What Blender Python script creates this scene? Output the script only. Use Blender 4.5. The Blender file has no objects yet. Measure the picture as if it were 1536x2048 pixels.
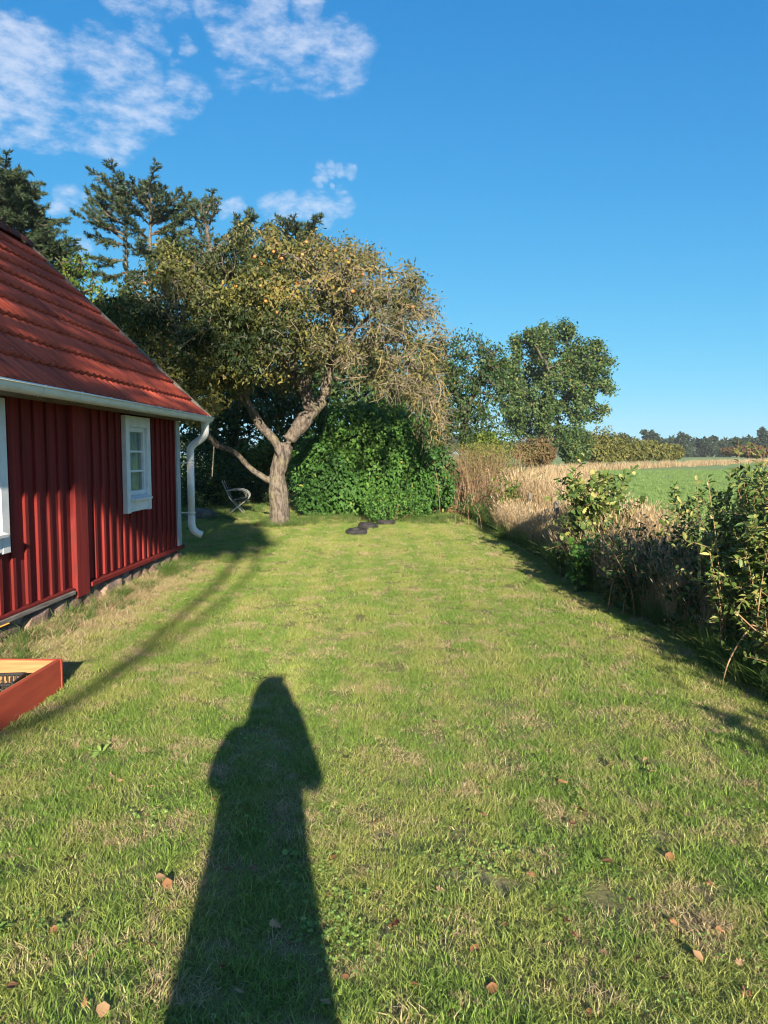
import bpy, bmesh, math, random
import numpy as np
from mathutils import Vector, Matrix, noise as mnoise

R = math.radians
rng = np.random.default_rng(7)
random.seed(7)
scene = bpy.context.scene
COL = scene.collection

# ------------------------------------------------------------------ camera
FPX = 1480.0                      # focal length in pixels of the 1536 x 2048 picture
PITCH = R(4.48)
CAMZ = 1.55
cam_data = bpy.data.cameras.new('camera')
cam_data.sensor_fit = 'VERTICAL'
cam_data.sensor_height = 24.0
cam_data.lens = 24.0 * FPX / 2048.0
cam_data.clip_start = 0.05
cam_data.clip_end = 6000.0
cam = bpy.data.objects.new('camera', cam_data)
COL.objects.link(cam)
cam.location = (0, 0, CAMZ)
cam.rotation_euler = (R(90) - PITCH, 0, 0)
scene.camera = cam

# ------------------------------------------------------------------ light
SUN_EL = R(17.5)
SUN_HEAD = R(8.2)                 # shadows run this much left of straight ahead
sun_data = bpy.data.lights.new('sun', 'SUN')
sun_data.energy = 5.0
sun_data.angle = R(0.55)
sun_data.color = (1.0, 0.87, 0.68)
sun = bpy.data.objects.new('sun', sun_data)
COL.objects.link(sun)
ldir = Vector((-math.sin(SUN_HEAD) * math.cos(SUN_EL), math.cos(SUN_HEAD) * math.cos(SUN_EL), -math.sin(SUN_EL)))
sun.rotation_euler = ldir.to_track_quat('-Z', 'Y').to_euler()
sun.location = (6, -30, 14)

vs = scene.view_settings
vs.view_transform = 'Standard'
vs.look = 'None'
vs.exposure = 1.3
vs.gamma = 1.0
vs.use_curve_mapping = False
scene.cycles.use_denoising = True
scene.cycles.filter_width = 1.15
scene.cycles.max_bounces = 6
scene.cycles.diffuse_bounces = 3
scene.cycles.glossy_bounces = 3
scene.cycles.transmission_bounces = 4
scene.cycles.transparent_max_bounces = 8
scene.cycles.sample_clamp_indirect = 6.0


def ray(px, py):
    u = (px - 768.0) / FPX
    v = (1024.0 - py) / FPX
    return Vector((u, math.cos(PITCH) + v * math.sin(PITCH), -math.sin(PITCH) + v * math.cos(PITCH)))


def at(px, py, Y):
    d = ray(px, py)
    k = Y / d.y
    return Vector((d.x * k, Y, CAMZ + d.z * k))


def gp(px, py, z=0.0):
    d = ray(px, py)
    k = (z - CAMZ) / d.z
    return Vector((d.x * k, d.y * k, z))


# ------------------------------------------------------------------ world
world = bpy.data.worlds.new('World')
scene.world = world
world.use_nodes = True
wt = world.node_tree
wt.nodes.clear()


def wn(kind, **kw):
    n = wt.nodes.new(kind)
    for k, v in kw.items():
        setattr(n, k, v)
    return n


def wmath(op, a, b=None, c=None, clamp=False):
    n = wn('ShaderNodeMath', operation=op, use_clamp=clamp)
    for i, x in enumerate((a, b, c)):
        if x is None:
            continue
        if isinstance(x, (int, float)):
            n.inputs[i].default_value = x
        else:
            wt.links.new(x, n.inputs[i])
    return n.outputs[0]


sky = wn('ShaderNodeTexSky', sky_type='NISHITA')
sky.sun_disc = False
sky.sun_elevation = SUN_EL
sky.sun_rotation = R(180) + SUN_HEAD * -1.0
sky.altitude = 0
sky.air_density = 0.6
sky.dust_density = 0.15
sky.ozone_density = 6.0
tc = wn('ShaderNodeTexCoord')
dirn = wn('ShaderNodeVectorMath', operation='NORMALIZE')
wt.links.new(tc.outputs['Generated'], dirn.inputs[0])
D = dirn.outputs[0]
# cloud patches of thin fair-weather cloud, given as directions in the sky
blobs = [(-30, 150, 90), (20, 150, 80), (70, 185, 85), (120, 225, 75), (0, 215, 80), (60, 245, 60), (170, 262, 55), (215, 282, 45), (250, 290, 40), (30, 80, 48), (85, 98, 48), (120, 110, 40), (180, 108, 45), (225, 125, 55), (262, 140, 50), (285, 165, 40), (300, 85, 30), (320, 100, 22), (360, 185, 45), (398, 190, 36), (320, 205, 36), (250, 235, 50), (300, 240, 42), (200, 225, 50), (340, 225, 36),
         (455, 55, 50), (475, 75, 55), (520, 30, 55), (545, 12, 40), (520, 105, 65), (575, 105, 70), (630, 95, 60), (680, 80, 52), (725, 78, 40), (690, 130, 55), (620, 150, 55), (560, 160, 50), (500, 150, 45), (470, 165, 40),
         (250, 0, 42), (300, 8, 48), (345, 15, 36), (410, 5, 36), (620, 0, 36), (375, 100, 24),
         (530, 408, 26), (565, 410, 32), (605, 412, 36), (645, 414, 36), (680, 402, 30), (470, 408, 24), (445, 415, 18), (625, 362, 13), (640, 348, 15), (660, 341, 15), (682, 342, 14), (702, 345, 13), (658, 372, 8),
         (125, 412, 30), (145, 402, 26), (105, 425, 18), (170, 492, 24), (0, 265, 24)]
# ragged outlines: the direction is stirred by noise before the patches are looked up
nw = wn('ShaderNodeTexNoise')
nw.inputs['Scale'].default_value = 9.0
nw.inputs['Detail'].default_value = 6.0
nw.inputs['Roughness'].default_value = 0.6
wt.links.new(D, nw.inputs['Vector'])
nws = wn('ShaderNodeVectorMath', operation='SUBTRACT')
wt.links.new(nw.outputs['Color'], nws.inputs[0])
nws.inputs[1].default_value = (0.5, 0.5, 0.5)
nwm = wn('ShaderNodeVectorMath', operation='MULTIPLY_ADD')
wt.links.new(nws.outputs[0], nwm.inputs[0])
nwm.inputs[1].default_value = (0.055, 0.055, 0.055)
wt.links.new(D, nwm.inputs[2])
nwn = wn('ShaderNodeVectorMath', operation='NORMALIZE')
wt.links.new(nwm.outputs[0], nwn.inputs[0])
DW = nwn.outputs[0]
mask = None
for px, py, rp in blobs:
    d = ray(px, py).normalized()
    r = rp * 1.45 / FPX * (ray(768, 1024).length / ray(px, py).length) * 1.0
    dp = wn('ShaderNodeVectorMath', operation='DOT_PRODUCT')
    wt.links.new(DW, dp.inputs[0])
    dp.inputs[1].default_value = d
    mr = wn('ShaderNodeMapRange', interpolation_type='SMOOTHSTEP')
    wt.links.new(dp.outputs['Value'], mr.inputs['Value'])
    mr.inputs['From Min'].default_value = math.cos(r)
    mr.inputs['From Max'].default_value = math.cos(r * 0.05)
    mr.inputs['To Min'].default_value = 0.0
    mr.inputs['To Max'].default_value = 1.0
    mask = mr.outputs[0] if mask is None else wmath('SMOOTH_MAX', mask, mr.outputs[0], 0.35)
mask = wmath('MULTIPLY', wmath('MAXIMUM', wmath('SUBTRACT', mask, 0.30), 0.0), 1.35)
# unseen cloud elsewhere in the sky, spread wider to brighten the shadows
nz0 = wn('ShaderNodeTexNoise')
nz0.inputs['Scale'].default_value = 2.3
nz0.inputs['Detail'].default_value = 2.0
wt.links.new(D, nz0.inputs['Vector'])
sepd = wn('ShaderNodeSeparateXYZ')
wt.links.new(D, sepd.inputs[0])
away = wn('ShaderNodeMapRange', interpolation_type='SMOOTHSTEP')
wt.links.new(sepd.outputs['Y'], away.inputs['Value'])
away.inputs['From Min'].default_value = 0.45
away.inputs['From Max'].default_value = 0.2
lowm = wn('ShaderNodeMapRange', interpolation_type='SMOOTHSTEP')
wt.links.new(nz0.outputs[0], lowm.inputs['Value'])
lowm.inputs['From Min'].default_value = 0.42
lowm.inputs['From Max'].default_value = 0.62
mask = wmath('MAXIMUM', mask, wmath('MULTIPLY', lowm.outputs[0], away.outputs[0]))
# wisps
mp = wn('ShaderNodeMapping')
mp.inputs['Scale'].default_value = (1.0, 1.0, 2.1)
mp.inputs['Rotation'].default_value = (0, R(-18), 0)
wt.links.new(D, mp.inputs['Vector'])
nz = wn('ShaderNodeTexNoise')
nz.inputs['Scale'].default_value = 13.0
nz.inputs['Detail'].default_value = 9.0
nz.inputs['Roughness'].default_value = 0.58
nz.inputs['Distortion'].default_value = 0.25
wt.links.new(mp.outputs[0], nz.inputs['Vector'])
nzb = wn('ShaderNodeTexNoise')
nzb.inputs['Scale'].default_value = 38.0
nzb.inputs['Detail'].default_value = 7.0
nzb.inputs['Roughness'].default_value = 0.62
wt.links.new(mp.outputs[0], nzb.inputs['Vector'])
nmix = wmath('ADD', wmath('MULTIPLY', nz.outputs[0], 0.45), wmath('MULTIPLY', nzb.outputs[0], 0.55))
s = wmath('ADD', wmath('MULTIPLY', mask, 0.62), wmath('MULTIPLY', wmath('SUBTRACT', nmix, 0.5), 3.3))
cl = wn('ShaderNodeMapRange', interpolation_type='SMOOTHSTEP')
wt.links.new(wmath('SUBTRACT', s, 0.0), cl.inputs['Value'])
cl.inputs['From Min'].default_value = 0.12
cl.inputs['From Max'].default_value = 1.25
cl.inputs['To Max'].default_value = 0.66
alpha = wmath('MULTIPLY', cl.outputs[0], wmath('SMOOTH_MIN', wmath('MULTIPLY', mask, 4.0), 1.0, 0.2))
hs = wn('ShaderNodeHueSaturation')
hs.inputs['Saturation'].default_value = 1.06
hs.inputs['Value'].default_value = 1.0
# clear autumn air: deeper blue, with a soft shoulder so the horizon does not burn out
tn1 = wn('ShaderNodeVectorMath', operation='MULTIPLY')
wt.links.new(sky.outputs[0], tn1.inputs[0])
tn1.inputs[1].default_value = (0.37, 0.715, 1.0)
den = wn('ShaderNodeVectorMath', operation='MULTIPLY_ADD')
wt.links.new(tn1.outputs[0], den.inputs[0])
den.inputs[1].default_value = (0.42, 0.42, 0.42)
den.inputs[2].default_value = (1.0, 1.0, 1.0)
num = wn('ShaderNodeVectorMath', operation='SCALE')
wt.links.new(tn1.outputs[0], num.inputs[0])
num.inputs['Scale'].default_value = 2.6
quo = wn('ShaderNodeVectorMath', operation='DIVIDE')
wt.links.new(num.outputs[0], quo.inputs[0])
wt.links.new(den.outputs[0], quo.inputs[1])
wt.links.new(quo.outputs[0], hs.inputs['Color'])
mix = wn('ShaderNodeMix', data_type='RGBA')
wt.links.new(alpha, mix.inputs[0])
wt.links.new(hs.outputs[0], mix.inputs[6])
mix.inputs[7].default_value = (4.0, 4.3, 5.0, 1)
bg = wn('ShaderNodeBackground')
bg.inputs['Strength'].default_value = 0.085
wt.links.new(mix.outputs[2], bg.inputs['Color'])
wo = wn('ShaderNodeOutputWorld')
wt.links.new(bg.outputs[0], wo.inputs['Surface'])


# ================================================================== helpers
def link(o, parent=None):
    COL.objects.link(o)
    if parent is not None:
        o.parent = parent
    return o


def tag(o, label=None, cat=None, group=None, kind=None):
    for k, v in (('label', label), ('category', cat), ('group', group), ('kind', kind)):
        if v:
            o[k] = v
    return o


def empty(name, loc=(0, 0, 0), rz=0.0, parent=None):
    o = bpy.data.objects.new(name, None)
    o.empty_display_size = 0.2
    o.location = loc
    o.rotation_euler = (0, 0, rz)
    return link(o, parent)


def mesh_obj(name, verts, faces, mat=None, parent=None, smooth=False):
    me = bpy.data.meshes.new(name)
    me.from_pydata([tuple(v) for v in verts], [], faces)
    me.update()
    if smooth:
        me.polygons.foreach_set('use_smooth', [True] * len(me.polygons))
    if mat:
        me.materials.append(mat)
    o = bpy.data.objects.new(name, me)
    return link(o, parent)


def np_mesh(name, V, F, mat=None, attrs=None, smooth=False):
    """V (n,3), F (m,k) all faces with k corners; attrs: {name: (n,) floats}"""
    me = bpy.data.meshes.new(name)
    n, (m, k) = len(V), F.shape
    me.vertices.add(n)
    me.vertices.foreach_set('co', np.ascontiguousarray(V, dtype=np.float32).ravel())
    me.loops.add(m * k)
    me.loops.foreach_set('vertex_index', np.ascontiguousarray(F, dtype=np.int32).ravel())
    me.polygons.add(m)
    me.polygons.foreach_set('loop_start', np.arange(0, m * k, k, dtype=np.int32))
    if smooth:
        me.polygons.foreach_set('use_smooth', np.ones(m, dtype=bool))
    for an, av in (attrs or {}).items():
        a = me.attributes.new(an, 'FLOAT', 'POINT')
        a.data.foreach_set('value', np.ascontiguousarray(av, dtype=np.float32))
    me.update(calc_edges=True)
    if mat:
        me.materials.append(mat)
    return me


def np_obj(name, V, F, mat=None, parent=None, attrs=None, smooth=False):
    o = bpy.data.objects.new(name, np_mesh(name, V, F, mat, attrs, smooth))
    return link(o, parent)


def box_vf(x0, x1, y0, y1, z0, z1):
    v = [(x0, y0, z0), (x1, y0, z0), (x1, y1, z0), (x0, y1, z0), (x0, y0, z1), (x1, y0, z1), (x1, y1, z1), (x0, y1, z1)]
    f = [(0, 3, 2, 1), (4, 5, 6, 7), (0, 1, 5, 4), (1, 2, 6, 5), (2, 3, 7, 6), (3, 0, 4, 7)]
    return v, f


def box(name, x0, x1, y0, y1, z0, z1, mat, parent=None, bevel=0.0, jitter=0.0):
    v, f = box_vf(x0, x1, y0, y1, z0, z1)
    if jitter:
        v = [tuple(c + random.uniform(-jitter, jitter) for c in p) for p in v]
    bm = bmesh.new()
    bv = [bm.verts.new(p) for p in v]
    for q in f:
        bm.faces.new([bv[i] for i in q])
    if bevel:
        bmesh.ops.bevel(bm, geom=list(bm.edges), offset=bevel, segments=1, affect='EDGES')
    me = bpy.data.meshes.new(name)
    bm.to_mesh(me)
    bm.free()
    if mat:
        me.materials.append(mat)
    return link(bpy.data.objects.new(name, me), parent)


def frames(T):
    T = T / np.maximum(np.linalg.norm(T, axis=1, keepdims=True), 1e-9)
    ref = np.where(np.abs(T[:, 2:3]) < 0.9, np.array([[0, 0, 1.0]]), np.array([[1.0, 0, 0]]))
    A = np.cross(ref, T)
    A /= np.maximum(np.linalg.norm(A, axis=1, keepdims=True), 1e-9)
    B = np.cross(T, A)
    return T, A, B


def tube_vf(path, radii, sides=8, cap=True):
    P = np.array([tuple(p) for p in path], float)
    r = np.broadcast_to(np.array(radii, float), (len(P),))
    T = np.gradient(P, axis=0)
    # transport a frame along the path so the tube does not twist
    T /= np.maximum(np.linalg.norm(T, axis=1, keepdims=True), 1e-9)
    a = np.cross(T[0], [0, 0, 1.0] if abs(T[0][2]) < 0.9 else [1.0, 0, 0])
    V, F = [], []
    for i in range(len(P)):
        a = a - T[i] * np.dot(a, T[i])
        a /= max(np.linalg.norm(a), 1e-9)
        b = np.cross(T[i], a)
        for k in range(sides):
            t = 2 * math.pi * k / sides
            V.append(tuple(P[i] + r[i] * (math.cos(t) * a + math.sin(t) * b)))
    for i in range(len(P) - 1):
        for k in range(sides):
            k2 = (k + 1) % sides
            F.append((i * sides + k, i * sides + k2, (i + 1) * sides + k2, (i + 1) * sides + k))
    if cap:
        F.append(tuple(range(sides))[::-1])
        F.append(tuple((len(P) - 1) * sides + k for k in range(sides)))
    return V, F


def tube(name, path, radii, mat, parent=None, sides=8, smooth=True):
    v, f = tube_vf(path, radii, sides)
    return mesh_obj(name, v, f, mat, parent, smooth)


def join_vf(parts):
    V, F = [], []
    for v, f in parts:
        n = len(V)
        V += list(v)
        F += [tuple(i + n for i in q) for q in f]
    return V, F


def smooth_path(pts, sub=6):
    P = [Vector(p) for p in pts]
    out = []
    for i in range(len(P) - 1):
        p0, p1, p2, p3 = P[max(i - 1, 0)], P[i], P[i + 1], P[min(i + 2, len(P) - 1)]
        for k in range(sub):
            t = k / sub
            out.append(0.5 * ((2 * p1) + (p2 - p0) * t + (2 * p0 - 5 * p1 + 4 * p2 - p3) * t * t + (3 * p1 - p0 - 3 * p2 + p3) * t ** 3))
    out.append(P[-1])
    return out


class WaveNoise:
    """cheap smooth noise: a sum of random plane waves"""
    def __init__(self, freq, n=10, seed=1):
        g = np.random.default_rng(seed)
        self.k = g.normal(size=(n, 3)) * freq
        self.p = g.uniform(0, 6.28, n)
        self.a = 1.0 / math.sqrt(n / 2)

    def __call__(self, P):
        return np.sin(np.atleast_2d(P) @ self.k.T + self.p).sum(1) * self.a


# ================================================================== materials
def new_mat(name):
    m = bpy.data.materials.new(name)
    m.use_nodes = True
    m.node_tree.nodes.clear()
    return m


class NT:
    def __init__(self, m):
        self.t = m.node_tree

    def n(self, kind, **kw):
        x = self.t.nodes.new(kind)
        for k, v in kw.items():
            setattr(x, k, v)
        return x

    def l(self, a, b):
        self.t.links.new(a, b)

    def noise(self, vec, scale, detail=4, rough=0.55, dist=0.0):
        x = self.n('ShaderNodeTexNoise')
        x.inputs['Scale'].default_value = scale
        x.inputs['Detail'].default_value = detail
        x.inputs['Roughness'].default_value = rough
        x.inputs['Distortion'].default_value = dist
        if vec is not None:
            self.l(vec, x.inputs['Vector'])
        return x.outputs[0]

    def ramp(self, fac, stops, interp='LINEAR'):
        x = self.n('ShaderNodeValToRGB')
        x.color_ramp.interpolation = interp
        e = x.color_ramp.elements
        while len(e) > 1:
            e.remove(e[-1])
        e[0].position = stops[0][0]
        e[0].color = (*stops[0][1], 1)
        for p, c in stops[1:]:
            q = e.new(p)
            q.color = (*c, 1)
        self.l(fac, x.inputs[0])
        return x.outputs[0]

    def rng(self, v, a, b, c=0.0, d=1.0, smooth=True):
        x = self.n('ShaderNodeMapRange', interpolation_type='SMOOTHSTEP' if smooth else 'LINEAR')
        self.l(v, x.inputs['Value'])
        for nme, val in zip(('From Min', 'From Max', 'To Min', 'To Max'), (a, b, c, d)):
            x.inputs[nme].default_value = val
        return x.outputs[0]

    def mix(self, f, a, b, blend='MIX'):
        x = self.n('ShaderNodeMix', data_type='RGBA', blend_type=blend)
        for i, v in ((0, f), (6, a), (7, b)):
            if isinstance(v, (int, float)):
                x.inputs[i].default_value = v
            elif isinstance(v, tuple):
                x.inputs[i].default_value = (*v, 1)
            else:
                self.l(v, x.inputs[i])
        return x.outputs[2]

    def math(self, op, a, b=None):
        x = self.n('ShaderNodeMath', operation=op)
        for i, v in enumerate((a, b)):
            if v is None:
                continue
            if isinstance(v, (int, float)):
                x.inputs[i].default_value = v
            else:
                self.l(v, x.inputs[i])
        return x.outputs[0]

    def mapping(self, vec, scale=(1, 1, 1), rot=(0, 0, 0), loc=(0, 0, 0)):
        x = self.n('ShaderNodeMapping')
        x.inputs['Scale'].default_value = scale
        x.inputs['Rotation'].default_value = rot
        x.inputs['Location'].default_value = loc
        self.l(vec, x.inputs['Vector'])
        return x.outputs[0]

    def pos(self):
        return self.n('ShaderNodeNewGeometry').outputs['Position']

    def obj(self):
        return self.n('ShaderNodeTexCoord').outputs['Object']

    def rnd(self):
        return self.n('ShaderNodeObjectInfo').outputs['Random']

    def attr(self, name):
        return self.n('ShaderNodeAttribute', attribute_name=name).outputs['Fac']

    def bump(self, h, strength=0.5, dist=0.01):
        x = self.n('ShaderNodeBump')
        x.inputs['Strength'].default_value = strength
        x.inputs['Distance'].default_value = dist
        self.l(h, x.inputs['Height'])
        return x.outputs[0]

    def out(self, color, rough=0.7, spec=0.3, normal=None, metal=0.0):
        b = self.n('ShaderNodeBsdfPrincipled')
        if isinstance(color, tuple):
            b.inputs['Base Color'].default_value = (*color, 1)
        else:
            self.l(color, b.inputs['Base Color'])
        if isinstance(rough, (int, float)):
            b.inputs['Roughness'].default_value = rough
        else:
            self.l(rough, b.inputs['Roughness'])
        b.inputs['Specular IOR Level'].default_value = spec
        b.inputs['Metallic'].default_value = metal
        if normal is not None:
            self.l(normal, b.inputs['Normal'])
        o = self.n('ShaderNodeOutputMaterial')
        self.l(b.outputs[0], o.inputs['Surface'])
        return b


def mat_plain(name, c1, c2, scale=6.0, rough=0.7, spec=0.3, bump=0.3, bdist=0.005, stretch=(1, 1, 1), rndamt=0.0, coord='obj', lo=0.35, hi=0.65):
    m = new_mat(name)
    t = NT(m)
    v = t.mapping(t.obj() if coord == 'obj' else t.pos(), stretch)
    nz = t.noise(v, scale, 6, 0.6)
    col = t.mix(t.rng(nz, lo, hi), c1, c2)
    if rndamt:
        f = t.rng(t.rnd(), 0, 1, 1 - rndamt, 1 + rndamt, smooth=False)
        h = t.n('ShaderNodeHueSaturation')
        t.l(col, h.inputs['Color'])
        t.l(f, h.inputs['Value'])
        col = h.outputs[0]
    nb = t.noise(v, scale * 6, 5, 0.65)
    t.out(col, rough, spec, t.bump(nb, bump, bdist))
    return m


def mat_leaf(name, stops, transl=0.3, rough=0.5, spec=0.35, patch=0.0, pscale=1.0, pcol=(0.2, 0.15, 0.03)):
    """leaf: colour by the tint value of each leaf, with patches of turned leaves"""
    m = new_mat(name)
    t = NT(m)
    col = t.ramp(t.attr('tint'), stops)
    if patch:
        nz = t.noise(t.pos(), pscale, 3, 0.5)
        col = t.mix(t.rng(nz, 0.52, 0.66, 0, patch), col, pcol)
    b = t.n('ShaderNodeBsdfPrincipled')
    t.l(col, b.inputs['Base Color'])
    b.inputs['Roughness'].default_value = rough
    b.inputs['Specular IOR Level'].default_value = spec
    tr = t.n('ShaderNodeBsdfTranslucent')
    h = t.n('ShaderNodeHueSaturation')
    h.inputs['Saturation'].default_value = 1.1
    h.inputs['Value'].default_value = 1.25
    t.l(col, h.inputs['Color'])
    t.l(h.outputs[0], tr.inputs['Color'])
    mx = t.n('ShaderNodeMixShader')
    mx.inputs[0].default_value = transl
    t.l(b.outputs[0], mx.inputs[1])
    t.l(tr.outputs[0], mx.inputs[2])
    o = t.n('ShaderNodeOutputMaterial')
    t.l(mx.outputs[0], o.inputs['Surface'])
    return m


def mat_bark(name, c1, c2, c3, scale=5.0, lich=0.5):
    m = new_mat(name)
    t = NT(m)
    p = t.pos()
    v = t.mapping(p, (1, 1, 0.35))
    n1 = t.noise(v, scale * 4, 6, 0.65, 0.4)
    n2 = t.noise(p, scale * 0.45, 4, 0.6)
    n3 = t.noise(p, scale * 9, 4, 0.6)
    col = t.mix(t.rng(n1, 0.36, 0.62), c1, c2)
    col = t.mix(t.math('MULTIPLY', t.rng(n2, 0.47, 0.62), t.rng(n3, 0.38, 0.6, 0, lich)), col, c3)
    t.out(col, 0.9, 0.15, t.bump(n1, 0.9, 0.03))
    return m


M = {}


def mat_paint_red():
    m = new_mat('red_distemper_paint')
    t = NT(m)
    p = t.obj()
    streak = t.noise(t.mapping(p, (22, 22, 0.9)), 1.0, 6, 0.65, 0.3)
    grain = t.noise(t.mapping(p, (70, 70, 2.5)), 1.0, 5, 0.7)
    blot = t.noise(t.mapping(p, (2.5, 2.5, 0.8)), 1.3, 4, 0.6)
    col = t.mix(t.rng(streak, 0.3, 0.72), (0.215, 0.026, 0.022), (0.125, 0.016, 0.016))
    # bare weathered streaks where the paint has gone
    wear = t.math('MULTIPLY', t.rng(t.noise(t.mapping(p, (9, 9, 0.7), (0, 0, 0), (3, 1, 5)), 1.0, 6, 0.7, 0.5), 0.54, 0.72), t.rng(blot, 0.38, 0.56))
    col = t.mix(t.math('MULTIPLY', wear, 0.9), col, (0.075, 0.026, 0.024))
    f = t.rng(t.rnd(), 0, 1, 0.72, 1.2, smooth=False)
    h = t.n('ShaderNodeHueSaturation')
    t.l(col, h.inputs['Color'])
    t.l(f, h.inputs['Value'])
    t.out(h.outputs[0], 0.85, 0.15, t.bump(grain, 0.55, 0.004))
    return m


def mat_tile():
    m = new_mat('clay_roof_tile')
    t = NT(m)
    p = t.pos()
    o = t.obj()
    n1 = t.noise(p, 1.1, 4, 0.6)
    n2 = t.noise(t.mapping(o, (26, 4.0, 4.0)), 1.0, 6, 0.7)
    n3 = t.noise(p, 28, 5, 0.7)
    col = t.mix(t.rng(n2, 0.3, 0.7), (0.54, 0.100, 0.054), (0.42, 0.072, 0.044))
    f = t.rng(t.rnd(), 0, 1, 0.74, 1.18, smooth=False)
    h = t.n('ShaderNodeHueSaturation')
    t.l(col, h.inputs['Color'])
    t.l(f, h.inputs['Value'])
    soot = t.math('MULTIPLY', t.rng(t.noise(t.mapping(o, (14, 1.2, 1.2), (0, 0, 0), (2, 7, 1)), 1.0, 4, 0.6), 0.48, 0.66), t.rng(n1, 0.44, 0.60))
    col = t.mix(t.math('MULTIPLY', soot, 0.65), h.outputs[0], (0.06, 0.030, 0.032))
    speck = t.rng(t.noise(p, 34, 2, 0.4), 0.70, 0.76)
    col = t.mix(t.math('MULTIPLY', speck, 0.55), col, (0.40, 0.34, 0.27))
    t.out(col, 0.82, 0.2, t.bump(n3, 0.35, 0.004))
    return m


M['red'] = mat_paint_red()
M['tile'] = mat_tile()
M['tile_dark'] = mat_plain('old_ridge_tile', (0.20, 0.055, 0.04), (0.10, 0.045, 0.04), 4, 0.9, 0.15, 0.5, 0.006, rndamt=0.2, coord='pos')
M['white'] = mat_plain('white_window_paint', (0.74, 0.75, 0.76), (0.62, 0.64, 0.65), 5, 0.55, 0.35, 0.15, 0.002)
M['greywhite'] = mat_plain('greyed_white_board', (0.52, 0.55, 0.57), (0.36, 0.39, 0.41), 4, 0.75, 0.25, 0.3, 0.003, (10, 10, 1))
M['gutter'] = mat_plain('white_coated_steel', (0.74, 0.76, 0.75), (0.58, 0.60, 0.58), 3, 0.42, 0.45, 0.08, 0.002, (3, 0.6, 3), coord='pos', lo=0.45, hi=0.75)
M['pipe'] = mat_plain('white_downpipe', (0.80, 0.80, 0.78), (0.70, 0.70, 0.68), 4, 0.4, 0.45, 0.05, 0.002, coord='pos')
M['roofwood'] = mat_plain('grey_roof_timber', (0.26, 0.23, 0.20), (0.14, 0.125, 0.11), 5, 0.9, 0.15, 0.5, 0.004, (8, 1, 8))
M['stone_a'] = mat_plain('pink_granite', (0.30, 0.20, 0.155), (0.17, 0.12, 0.10), 5, 0.9, 0.2, 0.8, 0.02, rndamt=0.3, coord='pos')
M['mortar'] = mat_plain('lime_mortar', (0.36, 0.32, 0.27), (0.22, 0.19, 0.165), 8, 0.95, 0.1, 0.8, 0.02, coord='pos')
M['boulder'] = mat_plain('grey_boulder', (0.20, 0.19, 0.17), (0.115, 0.11, 0.10), 7, 0.95, 0.15, 0.9, 0.02, coord='pos')
M['boxred'] = mat_plain('red_box_paint', (0.46, 0.080, 0.042), (0.38, 0.062, 0.034), 3, 0.6, 0.3, 0.2, 0.002, (1, 1, 6))
M['pine'] = mat_plain('bare_pine_board', (0.42, 0.25, 0.11), (0.31, 0.175, 0.075), 4, 0.7, 0.25, 0.3, 0.002, (1, 1, 10))
M['black_plastic'] = mat_plain('black_plastic', (0.016, 0.017, 0.02), (0.026, 0.027, 0.03), 5, 0.45, 0.4, 0.1, 0.002)
M['rubber'] = mat_plain('old_black_rubber', (0.020, 0.020, 0.022), (0.042, 0.041, 0.040), 9, 0.8, 0.3, 0.3, 0.004)
M['soil'] = mat_plain('dark_soil', (0.05, 0.036, 0.025), (0.028, 0.02, 0.014), 8, 1.0, 0.05, 0.9, 0.02, coord='pos')
M['fencewood'] = mat_plain('weathered_fence_post', (0.19, 0.165, 0.13), (0.10, 0.09, 0.07), 4, 0.95, 0.1, 0.6, 0.006, (9, 9, 1))
M['chair'] = mat_plain('white_chair_tube', (0.42, 0.43, 0.40), (0.30, 0.31, 0.28), 5, 0.5, 0.4, 0.05, 0.002)  # white paint greyed down to stand for the shade under the trees
M['chair_cloth'] = mat_plain('dark_chair_cloth', (0.02, 0.024, 0.028), (0.035, 0.038, 0.04), 9, 0.9, 0.1, 0.2, 0.002)
M['wire'] = mat_plain('rusty_wire', (0.12, 0.09, 0.07), (0.08, 0.06, 0.05), 20, 0.7, 0.3, 0.1, 0.001)
M['cane'] = mat_plain('dead_bramble_cane', (0.36, 0.24, 0.13), (0.22, 0.135, 0.075), 6, 0.7, 0.25, 0.2, 0.002, coord='pos')
M['orange_tape'] = mat_plain('orange_wood_stick', (0.65, 0.32, 0.06), (0.55, 0.25, 0.05), 6, 0.6, 0.3, 0.1, 0.001)
M['apple'] = mat_plain('ripening_apple_skin', (0.50, 0.27, 0.06), (0.45, 0.12, 0.05), 5, 0.4, 0.4, 0.02, 0.001, coord='pos')
M['rope'] = mat_plain('pale_rope', (0.35, 0.31, 0.25), (0.25, 0.22, 0.18), 30, 0.9, 0.1, 0.3, 0.002, coord='pos')
M['skin'] = mat_plain('skin', (0.55, 0.34, 0.25), (0.50, 0.29, 0.21), 8, 0.55, 0.35, 0.05, 0.001)
M['coat'] = mat_plain('dark_coat_cloth', (0.03, 0.035, 0.05), (0.045, 0.05, 0.065), 14, 0.9, 0.1, 0.3, 0.002)
M['hair'] = mat_plain('brown_hair', (0.09, 0.055, 0.03), (0.05, 0.03, 0.018), 20, 0.6, 0.3, 0.5, 0.004, (1, 1, 0.2))
M['eye'] = mat_plain('eye_white', (0.75, 0.73, 0.70), (0.7, 0.68, 0.66), 8, 0.2, 0.5, 0.0)


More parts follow.
